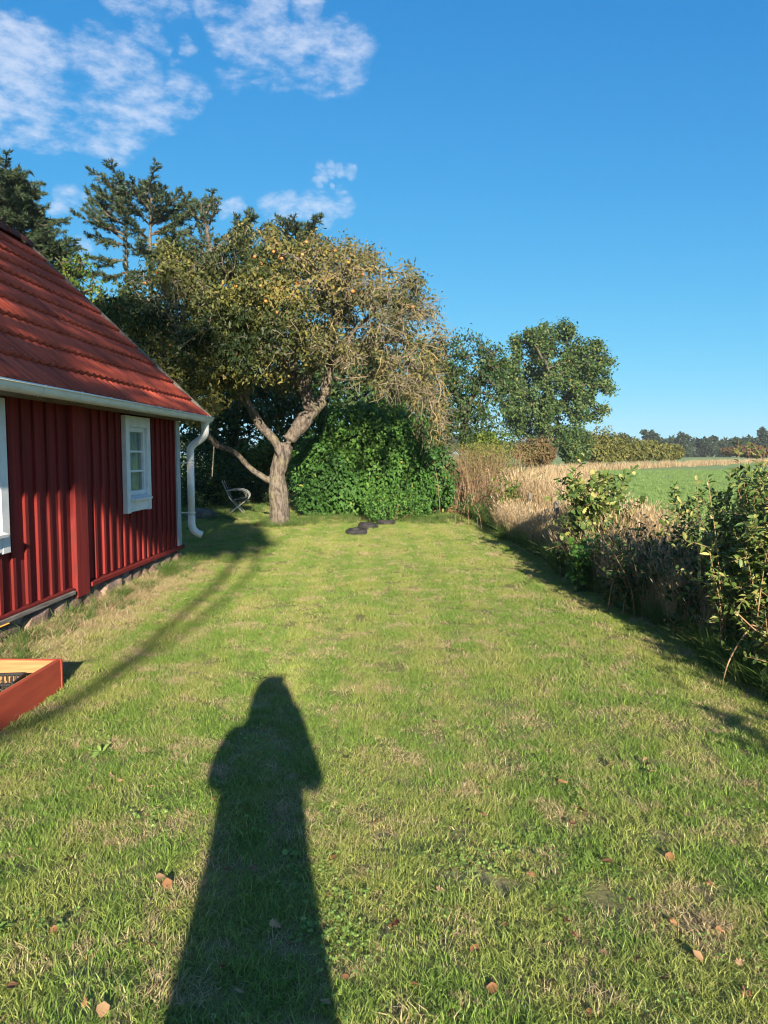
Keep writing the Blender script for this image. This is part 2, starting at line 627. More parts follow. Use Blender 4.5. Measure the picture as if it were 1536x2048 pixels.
def mat_glass():
    m = new_mat('old_window_glass')
    t = NT(m)
    n = t.noise(t.obj(), 5.0, 2, 0.5)
    bmp = t.bump(n, 0.14, 0.02)
    g = t.n('ShaderNodeBsdfGlossy')
    g.inputs['Roughness'].default_value = 0.02
    g.inputs['Color'].default_value = (0.9, 0.95, 0.95, 1)
    t.l(bmp, g.inputs['Normal'])
    tr = t.n('ShaderNodeBsdfTransparent')
    tr.inputs['Color'].default_value = (0.88, 0.92, 0.90, 1)
    fr = t.n('ShaderNodeFresnel')
    fr.inputs['IOR'].default_value = 1.6
    mx = t.n('ShaderNodeMixShader')
    t.l(t.math('ADD', fr.outputs[0], 0.06), mx.inputs[0])
    t.l(tr.outputs[0], mx.inputs[1])
    t.l(g.outputs[0], mx.inputs[2])
    o = t.n('ShaderNodeOutputMaterial')
    t.l(mx.outputs[0], o.inputs['Surface'])
    return m


M['glass'] = mat_glass()
M['curtain'] = mat_plain('net_curtain', (0.78, 0.78, 0.74), (0.55, 0.56, 0.52), 14, 0.95, 0.05, 0.2, 0.002, (1, 1, 0.3))

G1, G2 = (0.016, 0.045, 0.010), (0.055, 0.105, 0.018)
M['leaf_apple'] = mat_leaf('apple_leaf', [(0, (0.020, 0.038, 0.012)), (0.5, (0.058, 0.078, 0.022)), (0.8, (0.14, 0.15, 0.036)), (1, (0.27, 0.23, 0.06))], 0.3, 0.5, 0.3, 0.4, 0.5, (0.15, 0.13, 0.045))
M['leaf_apple_dry'] = mat_leaf('turning_apple_leaf', [(0, (0.055, 0.065, 0.02)), (0.45, (0.11, 0.12, 0.042)), (0.85, (0.20, 0.175, 0.07)), (1, (0.26, 0.19, 0.085))], 0.3, 0.55, 0.3)
M['leaf_lilac'] = mat_leaf('lilac_leaf', [(0, (0.034, 0.095, 0.020)), (0.6, (0.072, 0.175, 0.034)), (0.985, (0.12, 0.23, 0.046)), (1, (0.26, 0.25, 0.05))], 0.25, 0.55, 0.25)
M['leaf_dark'] = mat_leaf('dark_tree_leaf', [(0, (0.020, 0.048, 0.015)), (0.6, (0.045, 0.090, 0.026)), (0.95, (0.078, 0.125, 0.034)), (1, (0.24, 0.19, 0.04))], 0.25, 0.5, 0.3)
M['leaf_oak'] = mat_leaf('oak_leaf', [(0, (0.034, 0.070, 0.022)), (0.6, (0.072, 0.125, 0.038)), (0.95, (0.110, 0.165, 0.048)), (1, (0.26, 0.17, 0.04))], 0.2, 0.5, 0.3)
M['leaf_bright'] = mat_leaf('bright_green_leaf', [(0, (0.05, 0.10, 0.015)), (0.6, (0.12, 0.19, 0.03)), (1, (0.26, 0.27, 0.05))], 0.35, 0.5, 0.3)
M['leaf_hedge'] = mat_leaf('shrub_leaf', [(0, (0.05, 0.105, 0.025)), (0.5, (0.125, 0.185, 0.045)), (0.8, (0.27, 0.29, 0.08)), (1, (0.45, 0.42, 0.16))], 0.25, 0.45, 0.35)
M['leaf_willow'] = mat_leaf('far_bush_leaf', [(0, (0.08, 0.10, 0.03)), (0.6, (0.145, 0.155, 0.045)), (1, (0.22, 0.19, 0.06))], 0.2, 0.6, 0.2)
M['leaf_rust'] = mat_leaf('russet_leaf', [(0, (0.10, 0.06, 0.03)), (0.6, (0.16, 0.105, 0.05)), (1, (0.17, 0.15, 0.06))], 0.2, 0.7, 0.2)
M['leaf_far'] = mat_leaf('far_tree_leaf', [(0, (0.016, 0.030, 0.016)), (0.7, (0.034, 0.055, 0.026)), (1, (0.055, 0.072, 0.032))], 0.15, 0.6, 0.2)
M['needle'] = mat_leaf('spruce_needle', [(0, (0.020, 0.042, 0.025)), (0.6, (0.050, 0.085, 0.042)), (0.9, (0.085, 0.12, 0.045)), (1, (0.13, 0.12, 0.055))], 0.1, 0.5, 0.3)
M['leaf_dead'] = mat_leaf('fallen_dry_leaf', [(0, (0.17, 0.075, 0.035)), (0.5, (0.30, 0.155, 0.075)), (1, (0.44, 0.29, 0.16))], 0.15, 0.7, 0.2)
M['weed'] = mat_leaf('broad_weed_leaf', [(0, (0.12, 0.21, 0.045)), (0.6, (0.19, 0.30, 0.068)), (1, (0.27, 0.36, 0.10))], 0.2, 0.5, 0.35)
M['straw'] = mat_leaf('dry_grass_stalk', [(0, (0.22, 0.15, 0.085)), (0.5, (0.40, 0.30, 0.175)), (1, (0.56, 0.45, 0.29))], 0.2, 0.75, 0.15)
M['tallgrass'] = mat_leaf('tall_green_grass', [(0, (0.05, 0.115, 0.025)), (0.6, (0.10, 0.185, 0.04)), (0.9, (0.19, 0.23, 0.07)), (1, (0.32, 0.26, 0.12))], 0.3, 0.5, 0.3)
M['pasture_blade'] = mat_leaf('pasture_grass_blade', [(0, (0.12, 0.21, 0.06)), (0.6, (0.19, 0.30, 0.09)), (1, (0.27, 0.34, 0.13))], 0.3, 0.5, 0.3)
M['thicket'] = mat_leaf('brown_thicket_twig', [(0, (0.13, 0.08, 0.055)), (0.6, (0.22, 0.15, 0.09)), (1, (0.32, 0.23, 0.14))], 0.05, 0.8, 0.1)
M['bark_apple'] = mat_bark('apple_bark', (0.06, 0.05, 0.042), (0.18, 0.15, 0.125), (0.24, 0.22, 0.11), 5.0, 0.6)
M['twig_lichen'] = mat_bark('lichened_twig', (0.15, 0.125, 0.095), (0.27, 0.23, 0.16), (0.42, 0.32, 0.10), 3.0, 0.85)
M['bark_dark'] = mat_bark('dark_bark', (0.055, 0.045, 0.036), (0.12, 0.10, 0.08), (0.15, 0.15, 0.10), 4.0, 0.4)
M['bark_spruce'] = mat_bark('spruce_bark', (0.07, 0.055, 0.045), (0.15, 0.125, 0.10), (0.22, 0.20, 0.16), 3.0, 0.5)


def mat_grass():
    """lawn blades: patches of fresh, tired and dead grass over the lawn"""
    m = new_mat('lawn_grass_blade')
    t = NT(m)
    p = t.pos()
    tint = t.attr('tint')
    big = t.noise(p, 0.55, 4, 0.6)
    mid = t.noise(p, 2.6, 4, 0.6, 0.3)
    green = t.ramp(tint, [(0, (0.105, 0.205, 0.035)), (0.5, (0.195, 0.315, 0.060)), (1, (0.295, 0.40, 0.090))])
    olive = t.ramp(tint, [(0, (0.215, 0.27, 0.058)), (0.5, (0.33, 0.38, 0.10)), (1, (0.435, 0.46, 0.15))])
    straw = t.ramp(tint, [(0, (0.34, 0.26, 0.135)), (0.5, (0.47, 0.385, 0.21)), (1, (0.60, 0.51, 0.31))])
    # faint mowing lanes: the sheen of leaning blades painted into the colour
    lx = t.n('ShaderNodeSeparateXYZ')
    t.l(p, lx.inputs[0])
    lane = t.math('SINE', t.math('ADD', t.math('MULTIPLY', lx.outputs['X'], 11.5), t.math('ADD', t.math('MULTIPLY', big, 3.0), t.math('MULTIPLY', lx.outputs['Y'], 0.35))))
    fmix = t.math('ADD', t.math('ADD', t.math('MULTIPLY', big, 0.6), t.math('MULTIPLY', mid, 0.4)), t.math('MULTIPLY', lane, 0.045))
    col = t.mix(t.rng(fmix, 0.42, 0.60), green, olive)
    # dead blades: a share everywhere, more in worn patches
    worn = t.noise(t.mapping(p, (1, 1, 1), (0, 0, 0), (5, 9, 0)), 3.4, 5, 0.62, 0.4)
    sx = t.n('ShaderNodeSeparateXYZ')
    t.l(p, sx.inputs[0])
    # strip along the house footing is dry
    wall = t.math('MULTIPLY', t.rng(sx.outputs['X'], -2.0, -2.55), t.rng(sx.outputs['Y'], 10.8, 9.6))
    spots = t.rng(t.noise(t.mapping(p, (1, 1, 1), (0, 0, 0), (2, 4, 0)), 8.5, 4, 0.6), 0.55, 0.70)
    thr = t.math('SUBTRACT', t.math('ADD', t.math('ADD', t.math('MULTIPLY', t.rng(worn, 0.45, 0.70), 0.85), t.math('MULTIPLY', spots, 0.72)), t.math('MULTIPLY', wall, 0.65)), t.attr('live'))
    col = t.mix(t.rng(thr, -0.12, 0.10), col, straw)
    b = t.n('ShaderNodeBsdfPrincipled')
    t.l(col, b.inputs['Base Color'])
    b.inputs['Roughness'].default_value = 0.55
    b.inputs['Specular IOR Level'].default_value = 0.25
    tr = t.n('ShaderNodeBsdfTranslucent')
    t.l(col, tr.inputs['Color'])
    mx = t.n('ShaderNodeMixShader')
    mx.inputs[0].default_value = 0.3
    t.l(b.outputs[0], mx.inputs[1])
    t.l(tr.outputs[0], mx.inputs[2])
    o = t.n('ShaderNodeOutputMaterial')
    t.l(mx.outputs[0], o.inputs['Surface'])
    return m


M['grass'] = mat_grass()


def mat_ground(name, stops, s1, s2, bump=0.6):
    m = new_mat(name)
    t = NT(m)
    p = t.pos()
    a = t.noise(p, s1, 6, 0.62)
    b = t.noise(p, s2, 6, 0.7)
    f = t.math('ADD', t.math('MULTIPLY', a, 0.55), t.math('MULTIPLY', b, 0.45))
    col = t.ramp(f, stops)
    t.out(col, 1.0, 0.05, t.bump(b, bump, 0.02))
    return m


M['lawn'] = mat_ground('lawn_soil_thatch', [(0.34, (0.11, 0.135, 0.045)), (0.5, (0.20, 0.195, 0.08)), (0.66, (0.33, 0.28, 0.15))], 2.2, 60)
M['field'] = mat_ground('pasture', [(0.32, (0.15, 0.235, 0.085)), (0.5, (0.205, 0.28, 0.115)), (0.68, (0.25, 0.31, 0.14))], 0.05, 3.0)
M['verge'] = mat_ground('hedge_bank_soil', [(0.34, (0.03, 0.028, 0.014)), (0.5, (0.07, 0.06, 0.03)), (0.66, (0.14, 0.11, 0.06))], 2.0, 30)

# ================================================================== setting
S = 3000.0
g = mesh_obj('field', [(-S, -S, -0.012), (S, -S, -0.012), (S, S, -0.012), (-S, S, -0.012)], [(0, 1, 2, 3)], M['field'])
tag(g, kind='structure')


def hedge_x(y):
    """lawn edge along the hedge"""
    y = np.asarray(y, float)
    return 2.36 - 0.022 * (y - 4.0) + 0.06 * np.sin(y * 1.3) + 0.04 * np.sin(y * 3.1 + 1)


# lawn sheet with small bumps, its right edge follows the hedge
def lawn_z(x, y):
    return 0.012 * np.sin(x * 1.9 + 0.5) * np.sin(y * 1.4) + 0.008 * np.sin(x * 4.3 + y * 3.1)


nx, ny = 60, 150
ys = np.linspace(-9, 34, ny)
V = []
for y in ys:
    xr = float(hedge_x(min(y, 21.5))) + 0.35
    for i in range(nx):
        x = -14 + (xr + 14) * i / (nx - 1)
        V.append((x, y, float(lawn_z(x, y)) + 0.0))
F = [(j * nx + i, j * nx + i + 1, (j + 1) * nx + i + 1, (j + 1) * nx + i) for j in range(ny - 1) for i in range(nx - 1)]
lawn = mesh_obj('lawn', [(x, y, z + 0.02) for x, y, z in V], F, M['lawn'], smooth=True)
tag(lawn, kind='structure')
V = []
for y in np.linspace(-9, 34, 80):
    xl = float(hedge_x(min(y, 21.5))) + 0.05
    for i in range(8):
        x = xl + (2.9 + 0.02 * y) * i / 7.0
        h = 0.16 * math.sin(math.pi * i / 7.0)
        V.append((x, y, 0.03 + h - (0.045 if i in (0, 7) else 0)))
F = [(j * 8 + i, j * 8 + i + 1, (j + 1) * 8 + i + 1, (j + 1) * 8 + i) for j in range(79) for i in range(7)]
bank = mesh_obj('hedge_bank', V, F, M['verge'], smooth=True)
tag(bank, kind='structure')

# ================================================================== cottage
HOUSE = Vector((-2.95, 10.68, 0.0))
HROT = -R(1.8)
LEN = 8.6
ROOF_RUN = 2.57
OVER = 0.37
HALF = ROOF_RUN - OVER            # wall to ridge
house = empty('red_cottage', HOUSE, HROT)
tag(house, 'low red board cottage with red tiled roof and white gutter beside the lawn', 'cottage')


def hpart(name):
    return None


Z0, Z1 = 0.19, 2.06
# --- the long wall
wall = box('wall', -0.14, -0.045, -LEN, 0.0 - 0.02, 0.24, 1.98, M['red'], house)
# cut the window openings out of the core by building it in pieces instead
me = wall.data
wins = [(-2.10, -1.29, 0.855, 2.00), (-5.95, -4.66, 0.745, 2.00)]     # y0, y1, z0, z1 along the wall
segs, y = [], -LEN
for w in sorted(wins):
    segs.append((y, w[0] + 0.1, 0.24, 1.98))
    segs.append((w[0] + 0.1, w[1] - 0.1, 0.24, w[2] + 0.16))
    y = w[1] - 0.1
segs.append((y, -0.02, 0.24, 1.98))
vv, ff = join_vf([box_vf(-0.14, -0.045, a, b, c, d) for a, b, c, d in segs])
me.clear_geometry()
me.from_pydata(vv, [], ff)
me.update()
# vertical boards and the battens over their joints
yb = -0.02
bats = []
k = 0
while yb > -LEN:
    w = random.uniform(0.165, 0.235)
    y0 = max(yb - w, -LEN)
    ztop = Z1 - 0.02
    zb = Z0 + 0.05
    for w0, w1, wz0, wz1 in wins:
        if y0 < w1 - 0.02 and yb > w0 + 0.02:
            ztop = wz0 + 0.12
    dx = random.uniform(-0.003, 0.003)
    box('board', -0.043 + dx, -0.020 + dx, y0 + 0.002, yb - 0.002, zb + random.uniform(-0.006, 0.006), ztop, M['red'], wall)
    bats.append(y0)
    yb = y0
for yy in bats[:-1]:
    if -3.62 < yy < -3.0:
        continue
    ztop = Z1 - 0.02
    hit = False
    for w0, w1, wz0, wz1 in wins:
        if w0 - 0.03 < yy < w1 + 0.03:
            ztop = wz0 - 0.004
    bw = random.uniform(0.024, 0.030)
    box('batten', -0.0195, 0.004 + random.uniform(-0.002, 0.003), yy - bw, yy + bw, Z0 + 0.052 + random.uniform(-0.004, 0.008), ztop, M['red'], wall, bevel=0.003)
# boxed timber end, skirting, corner board
pil = box('pilaster', -0.018, 0.040, -3.46, -3.18, 0.13, Z1 - 0.02, M['red'], wall, bevel=0.006)
box('skirting_board', -0.02, 0.050, -3.14, 0.03, Z0, Z0 + 0.045, M['red'], wall, bevel=0.004)
box('skirting_board', -0.02, 0.045, -LEN, -3.52, Z0 - 0.01, Z0 + 0.028, M['roofwood'], wall, bevel=0.004)
box('skirting_board', -0.02, 0.030, -LEN, -3.52, Z0 + 0.031, Z0 + 0.055, M['red'], wall, bevel=0.004)
box('corner_board', -0.016, 0.014, -0.135, 0.012, Z0 + 0.03, Z1 - 0.03, M['greywhite'], wall, bevel=0.004)
# --- gable walls
for gname, gy, sgn in (('gable_wall', 0.0, 1), ('gable_wall', -LEN, -1)):
    v = [(-0.02, gy, 0.24), (-2 * HALF, gy, 0.24), (-2 * HALF, gy, 1.95), (-HALF, gy, 1.95 + HALF * 0.95), (-0.02, gy, 1.95)]
    v += [(a, b - sgn * 0.09, c) for a, b, c in v]
    f = [(0, 1, 2, 3, 4)[::sgn], (5, 6, 7, 8, 9)[::-sgn]] + [(i, (i + 1) % 5, 5 + (i + 1) % 5, 5 + i) for i in range(5)]
    gw = mesh_obj(gname, v, f, M['red'], house)
    x = -0.1
    while x > -2 * HALF + 0.1:
        top = 1.93 + 0.95 * (HALF - abs(x + HALF))
        a, b = sorted((gy + sgn * 0.003, gy + sgn * 0.024))
        box('batten', x - 0.026, x + 0.026, a, b, Z0 + 0.06, top, M['red'], gw)
        x -= random.uniform(0.17, 0.23)
bw_ = box('back_wall', -2 * HALF, -2 * HALF + 0.1, -LEN + 0.1, -0.1, 0.24, 1.95, M['red'], house)
box('floor', -2 * HALF + 0.12, -0.16, -LEN + 0.12, -0.12, 0.24, 0.3, M['roofwood'], house)
# --- foundation of field stones
fnd = box('foundation', -0.32, -0.055, -LEN + 0.02, -0.02, -0.1, Z0 + 0.02, M['mortar'], house)
y = -0.01
si = 0
while y > -LEN + 0.3:
    w = random.uniform(0.26, 0.62)
    h = random.uniform(0.24, 0.30)
    bm = bmesh.new()
    bmesh.ops.create_icosphere(bm, subdivisions=2, radius=1.0)
    off = Vector((random.uniform(0, 50), random.uniform(0, 50), 0))
    for q in bm.verts:
        c = q.co.normalized()
        m4 = (abs(c.x) ** 4 + abs(c.y) ** 4 + abs(c.z) ** 4) ** 0.25
        c = c / m4 * (1 + 0.16 * mnoise.noise(c * 1.4 + off) + 0.10 * mnoise.noise(c * 3.5 + off))
        q.co = Vector((c.x * 0.13, c.y * w * 0.53, c.z * h * 0.52))
    me = bpy.data.meshes.new('foundation_stone')
    bm.to_mesh(me)
    bm.free()
    me.materials.append(M['stone_a'])
    st = link(bpy.data.objects.new('foundation_stone', me), fnd)
    st.location = (-0.10 + random.uniform(-0.02, 0.03), y - w / 2, Z0 - 0.005 - h / 2 + random.uniform(-0.03, 0.0))
    st.rotation_euler = (random.uniform(-0.12, 0.12), 0, random.uniform(-0.1, 0.1))
    y -= w * random.uniform(0.95, 1.08)
    si += 1


# --- windows
def window(w, npane, ncol):
    y0, y1, z0, z1 = w
    root = empty('window', (0, 0, 0), 0, house)
    c = 0.115
    P = 0.040
    box('casing', -0.018, P, y0, y0 + c, z0, z1, M['white'], root, 0.004)
    box('casing', -0.018, P, y1 - c, y1, z0, z1, M['white'], root, 0.004)
    box('casing', -0.018, P - 0.003, y0 + c + 0.001, y1 - c - 0.001, z1 - 0.13, z1 - 0.002, M['white'], root, 0.004)
    box('casing', -0.018, P - 0.004, y0 + c + 0.001, y1 - c - 0.001, z0 + 0.012, z0 + 0.14, M['white'], root, 0.004)
    # sill with a sloping nose
    sl = [(-0.02, z0 + 0.141), (P + 0.050, z0 + 0.141), (P + 0.055, z0 + 0.165), (0.0, z0 + 0.200), (-0.02, z0 + 0.200)]
    ya, yb = y0 + c - 0.03, y1 - c + 0.03
    ya, yb = y0 + c + 0.001, y1 - c - 0.001
    v = [(a, ya, b) for a, b in sl] + [(a, yb, b) for a, b in sl]
    n = len(sl)
    mesh_obj('sill', v, [tuple(range(n))[::-1], tuple(range(n, 2 * n))] + [(i, (i + 1) % n, n + (i + 1) % n, n + i) for i in range(n)], M['white'], root)
    gy0, gy1, gz0, gz1 = y0 + c, y1 - c, z0 + 0.201, z1 - 0.131
    fr = 0.055
    box('frame', -0.05, 0.010, gy0 + 0.001, gy0 + fr, gz0, gz1, M['white'], root, 0.003)
    box('frame', -0.05, 0.010, gy1 - fr, gy1 - 0.001, gz0, gz1, M['white'], root, 0.003)
    box('frame', -0.05, 0.008, gy0 + fr, gy1 - fr, gz1 - fr, gz1 - 0.001, M['white'], root, 0.003)
    box('frame', -0.05, 0.008, gy0 + fr, gy1 - fr, gz0 + 0.001, gz0 + fr, M['white'], root, 0.003)
    a0, a1, b0, b1 = gy0 + fr, gy1 - fr, gz0 + fr, gz1 - fr
    for i in range(1, npane):
        zz = b0 + (b1 - b0) * i / npane
        box('glazing_bar', -0.035, 0.004, a0 + 0.001, a1 - 0.001, zz - 0.012, zz + 0.012, M['white'], root)
    for j in range(1, ncol):
        yy = a0 + (a1 - a0) * j / ncol
        box('glazing_bar', -0.037, 0.006, yy - 0.02, yy + 0.02, b0 + 0.001, b1 - 0.001, M['white'], root)
    for j in range(ncol):
        for i in range(npane):
            ya, yb = a0 + (a1 - a0) * j / ncol, a0 + (a1 - a0) * (j + 1) / ncol
            za, zb = b0 + (b1 - b0) * i / npane, b0 + (b1 - b0) * (i + 1) / npane
            t = random.uniform(-0.004, 0.004)
            mesh_obj('pane', [(-0.020 + t, ya, za), (-0.020 - t, yb, za), (-0.020, yb, zb), (-0.020 + t * 0.5, ya, zb)], [(0, 1, 2, 3)], M['glass'], root)
    # gathered net curtain behind the glass
    n = 46
    v, f = [], []
    for i in range(n + 1):
        yy = a0 - 0.02 + (a1 - a0 + 0.04) * i / n
        xx = -0.075 + 0.014 * math.sin(i * 1.15) + 0.006 * math.sin(i * 2.7)
        v += [(xx, yy, b0 - 0.02), (xx, yy, b1 + 0.02)]
    for i in range(n):
        f.append((2 * i, 2 * i + 2, 2 * i + 3, 2 * i + 1))
    mesh_obj('curtain', v, f, M['curtain'], root, True)
    return root


window(wins[0], 3, 1)
window(wins[1], 3, 2)

# --- roof
roof = empty('roof', (0, 0, 0), 0, house)
EAVE_Z = 2.075
RISE = 2.46
ang = math.atan2(RISE, ROOF_RUN)
SL = math.hypot(RISE, ROOF_RUN)
YG0, YG1 = -LEN - 0.12, 0.14       # roof ends past the gables
ncourse = 10
expo = SL / ncourse
TW = 0.30
# one double-roll clay tile; local x across (along the eave), y up the slope
nseg = 16
tv, tf = [], []
TL = expo + 0.075
for row, (yy, lift) in enumerate(((-0.0, 0.050), (TL, 0.002))):
    for i in range(nseg + 1):
        u = i / nseg
        prof = 0.017 * (0.5 - 0.5 * math.cos(4 * math.pi * u)) ** 1.3
        tv.append((u * TW, yy, lift + prof))
for i in range(nseg + 1):          # thick lower lip
    u = i / nseg
    prof = 0.017 * (0.5 - 0.5 * math.cos(4 * math.pi * u)) ** 1.3
    tv.append((u * TW, 0.002, 0.050 + prof - 0.034))
n1 = nseg + 1
for i in range(nseg):
    tf.append((i, i + 1, n1 + i + 1, n1 + i))
    tf.append((2 * n1 + i, 2 * n1 + i + 1, i + 1, i))
tile_me = bpy.data.meshes.new('roof_tile')
tile_me.from_pydata(tv, [], tf)
tile_me.update()
tile_me.polygons.foreach_set('use_smooth', [True] * len(tile_me.polygons))
tile_me.materials.append(M['tile'])
slope_basis = Matrix(((0, -math.cos(ang), math.sin(ang)), (1, 0, 0), (0, math.sin(ang), math.cos(ang)))).to_4x4()
ntile = int((YG1 - YG0) / TW)
for c in range(ncourse):
    for k in range(ntile):
        y = YG1 - TW * (k + 1)
        d = c * expo - 0.02
        o = bpy.data.objects.new('roof_tile', tile_me)
        link(o, roof)
        p = Vector((OVER - d * math.cos(ang), y + random.uniform(-0.004, 0.004), EAVE_Z + d * math.sin(ang)))
        o.matrix_local = Matrix.Translation(p) @ slope_basis @ Matrix.Rotation(random.uniform(-0.012, 0.012), 4, 'Z') @ Matrix.Rotation(random.uniform(-0.008, 0.008), 4, 'X')
# boarding under the tiles, and the far slope as one sheet


def slope_sheet(name, sx, mat, off):
    # sx = +1 lawn side, -1 far side
    e = Vector((OVER, 0, EAVE_Z)) if sx > 0 else Vector((-2 * HALF - OVER, 0, EAVE_Z))
    r = Vector((-HALF, 0, EAVE_Z + RISE))
    n = Vector((math.sin(ang) * sx, 0, math.cos(ang)))
    q = []
    for h in (off, off - 0.025):
        for y in (YG0 + 0.03, YG1 - 0.03):
            for pnt in (e, r):
                z = pnt + n * h
                q.append((z.x, y, z.z))
    f = [(0, 1, 3, 2), (4, 6, 7, 5), (0, 2, 6, 4), (1, 5, 7, 3), (0, 4, 5, 1), (2, 3, 7, 6)]
    return mesh_obj(name, q, f, mat, roof)


slope_sheet('roof_boarding', 1, M['roofwood'], -0.006)
slope_sheet('roof_boarding', -1, M['tile'], 0.02)
# verge board along the visible gable
for sgn, yv in ((1, YG1), (-1, YG0 - 0.03)):
    nrm = Vector((math.sin(ang), 0, math.cos(ang)))
    q = []
    for h in (0.062, -0.11):
        for y in (yv - 0.005, yv + 0.03):
            for d in (-0.05, SL + 0.02):
                p = Vector((OVER - d * math.cos(ang), y, EAVE_Z + d * math.sin(ang))) + nrm * h
                q.append(tuple(p))
    f = [(0, 1, 3, 2), (4, 6, 7, 5), (0, 2, 6, 4), (1, 5, 7, 3), (0, 4, 5, 1), (2, 3, 7, 6)]
    mesh_obj('verge_board', q, f, M['roofwood'], roof)
# ridge tiles
rv, rf = [], []
ns = 8
for yy, rr in ((0, 0.135), (0.36, 0.120)):
    for i in range(ns + 1):
        a = math.pi * (i / ns) * 1.1 - 0.05 * math.pi
        rv.append((rr * math.cos(a), yy, rr * 0.85 * math.sin(a)))
for i in range(ns):
    rf.append((i, i + 1, ns + 1 + i + 1, ns + 1 + i))
for i in range(ns + 1):
    rv.append((rv[i][0] * 0.86, 0.002, rv[i][2] * 0.86))
b0 = 2 * (ns + 1)
for i in range(ns):
    rf.append((b0 + i, b0 + i + 1, i + 1, i))
for i in range(ns + 1):
    rv.append((rv[i + ns + 1][0] * 0.86, 0.358, rv[i + ns + 1][2] * 0.86))
b1 = 3 * (ns + 1)
for i in range(ns):
    rf.append((b1 + i + 1, b1 + i, ns + 1 + i, ns + 1 + i + 1))
ridge_me = bpy.data.meshes.new('ridge_tile')
ridge_me.from_pydata(rv, [], rf)
ridge_me.update()
ridge_me.polygons.foreach_set('use_smooth', [True] * len(ridge_me.polygons))
ridge_me.materials.append(M['tile_dark'])
y = YG1 - 0.36
while y > YG0 - 0.05:
    o = link(bpy.data.objects.new('ridge_tile', ridge_me), roof)
    o.location = (-HALF, y, EAVE_Z + RISE + 0.005)
    o.rotation_euler = (random.uniform(-0.03, 0.03), random.uniform(-0.05, 0.05), random.uniform(-0.02, 0.02))
    y -= 0.325
# eave fascia (dark soffit)
box('soffit_board', 0.0, OVER - 0.05, YG0 + 0.05, YG1 - 0.05, EAVE_Z - 0.055, EAVE_Z - 0.030, M['roofwood'], roof)

# --- gutter, brackets, downpipe
gut = empty('gutter', (0, 0, 0), 0, house)
GX, GZ, GR = OVER + 0.035, EAVE_Z - 0.005, 0.066
gv, gf = [], []
ns = 10
ys_ = [YG0, YG1 + 0.03]
for rr in (GR, GR - 0.004):
    for yy in ys_:
        for i in range(ns + 1):
            a = math.pi + math.pi * i / ns
            gv.append((GX + rr * math.cos(a), yy, GZ + rr * 1.05 * math.sin(a)))
m_ = ns + 1
for i in range(ns):
    gf.append((i, i + 1, m_ + i + 1, m_ + i))
    gf.append((2 * m_ + i + 1, 2 * m_ + i, 3 * m_ + i, 3 * m_ + i + 1))
for e in (0, ns):
    gf.append((e, m_ + e, 3 * m_ + e, 2 * m_ + e))
mesh_obj('gutter_trough', gv, gf, M['gutter'], gut, True)
mesh_obj('gutter_end', [(GX + GR * math.cos(math.pi + math.pi * i / ns), YG1 + 0.031, GZ + GR * 1.05 * math.sin(math.pi + math.pi * i / ns)) for i in range(ns + 1)], [tuple(range(ns + 1))], M['gutter'], gut)
tube('gutter_bead', [(GX + GR + 0.003, YG0, GZ + 0.004), (GX + GR + 0.003, YG1 + 0.03, GZ + 0.004)], 0.009, M['gutter'], gut, 8)
y = YG1 - 0.32
while y > YG0:
    pts = [(GX + (GR + 0.004) * math.cos(math.pi + math.pi * i / 10), y, GZ + (GR + 0.004) * 1.05 * math.sin(math.pi + math.pi * i / 10)) for i in range(11)]
    v, f = [], []
    for (a, b, c) in pts:
        v += [(a, b - 0.013, c), (a, b + 0.013, c)]
    f = [(2 * i, 2 * i + 1, 2 * i + 3, 2 * i + 2) for i in range(10)]
    mesh_obj('gutter_bracket', v, f, M['gutter'], gut)
    box('gutter_clip', GX - GR, GX + GR + 0.012, y - 0.012, y + 0.012, GZ + 0.011, GZ + 0.015, M['gutter'], gut)
    y -= random.uniform(0.62, 0.78)
dp = empty('downpipe', (0, 0, 0), 0, house)
DY = YG1 - 0.09
DX0, DX1 = GX - 0.03, 0.150
path = smooth_path([(DX0, DY, GZ - 0.05), (DX0, DY, GZ - 0.19), (DX0 - 0.012, DY, GZ - 0.245), (DX0 - 0.06, DY, GZ - 0.30), (DX1 + 0.06, DY, GZ - 0.375), (DX1 + 0.012, DY, GZ - 0.43), (DX1, DY, GZ - 0.49), (DX1, DY, GZ - 0.62)], 4)
tube('pipe_bend', path, 0.052, M['pipe'], dp, 14)
tube('pipe_straight', [(DX1, DY, GZ - 0.60), (DX1, DY, 0.62)], 0.050, M['pipe'], dp, 14)
tube('pipe_shoe', smooth_path([(DX1, DY, 0.66), (DX1, DY, 0.54), (DX1 + 0.02, DY, 0.46), (DX1 + 0.075, DY, 0.405), (DX1 + 0.145, DY, 0.375)], 4), 0.052, M['pipe'], dp, 14)
tube('outlet_collar', [(DX0, DY, GZ - 0.045), (DX0, DY, GZ - 0.10)], [0.066, 0.056], M['pipe'], dp, 14)
for z in (GZ - 0.13, GZ - 0.33):
    pass
for z in (1.42, 0.70):
    tube('pipe_clamp', [(DX1, DY, z - 0.014), (DX1, DY, z + 0.014)], 0.056, M['pipe'], dp, 14)
    box('clamp_stay', 0.0, DX1 - 0.04, DY - 0.012, DY + 0.012, z - 0.008, z + 0.008, M['pipe'], dp)
for z in (GZ - 0.12,):
    tube('pipe_joint', [(DX0, DY, z - 0.006), (DX0, DY, z + 0.006)], 0.056, M['pipe'], dp, 14)

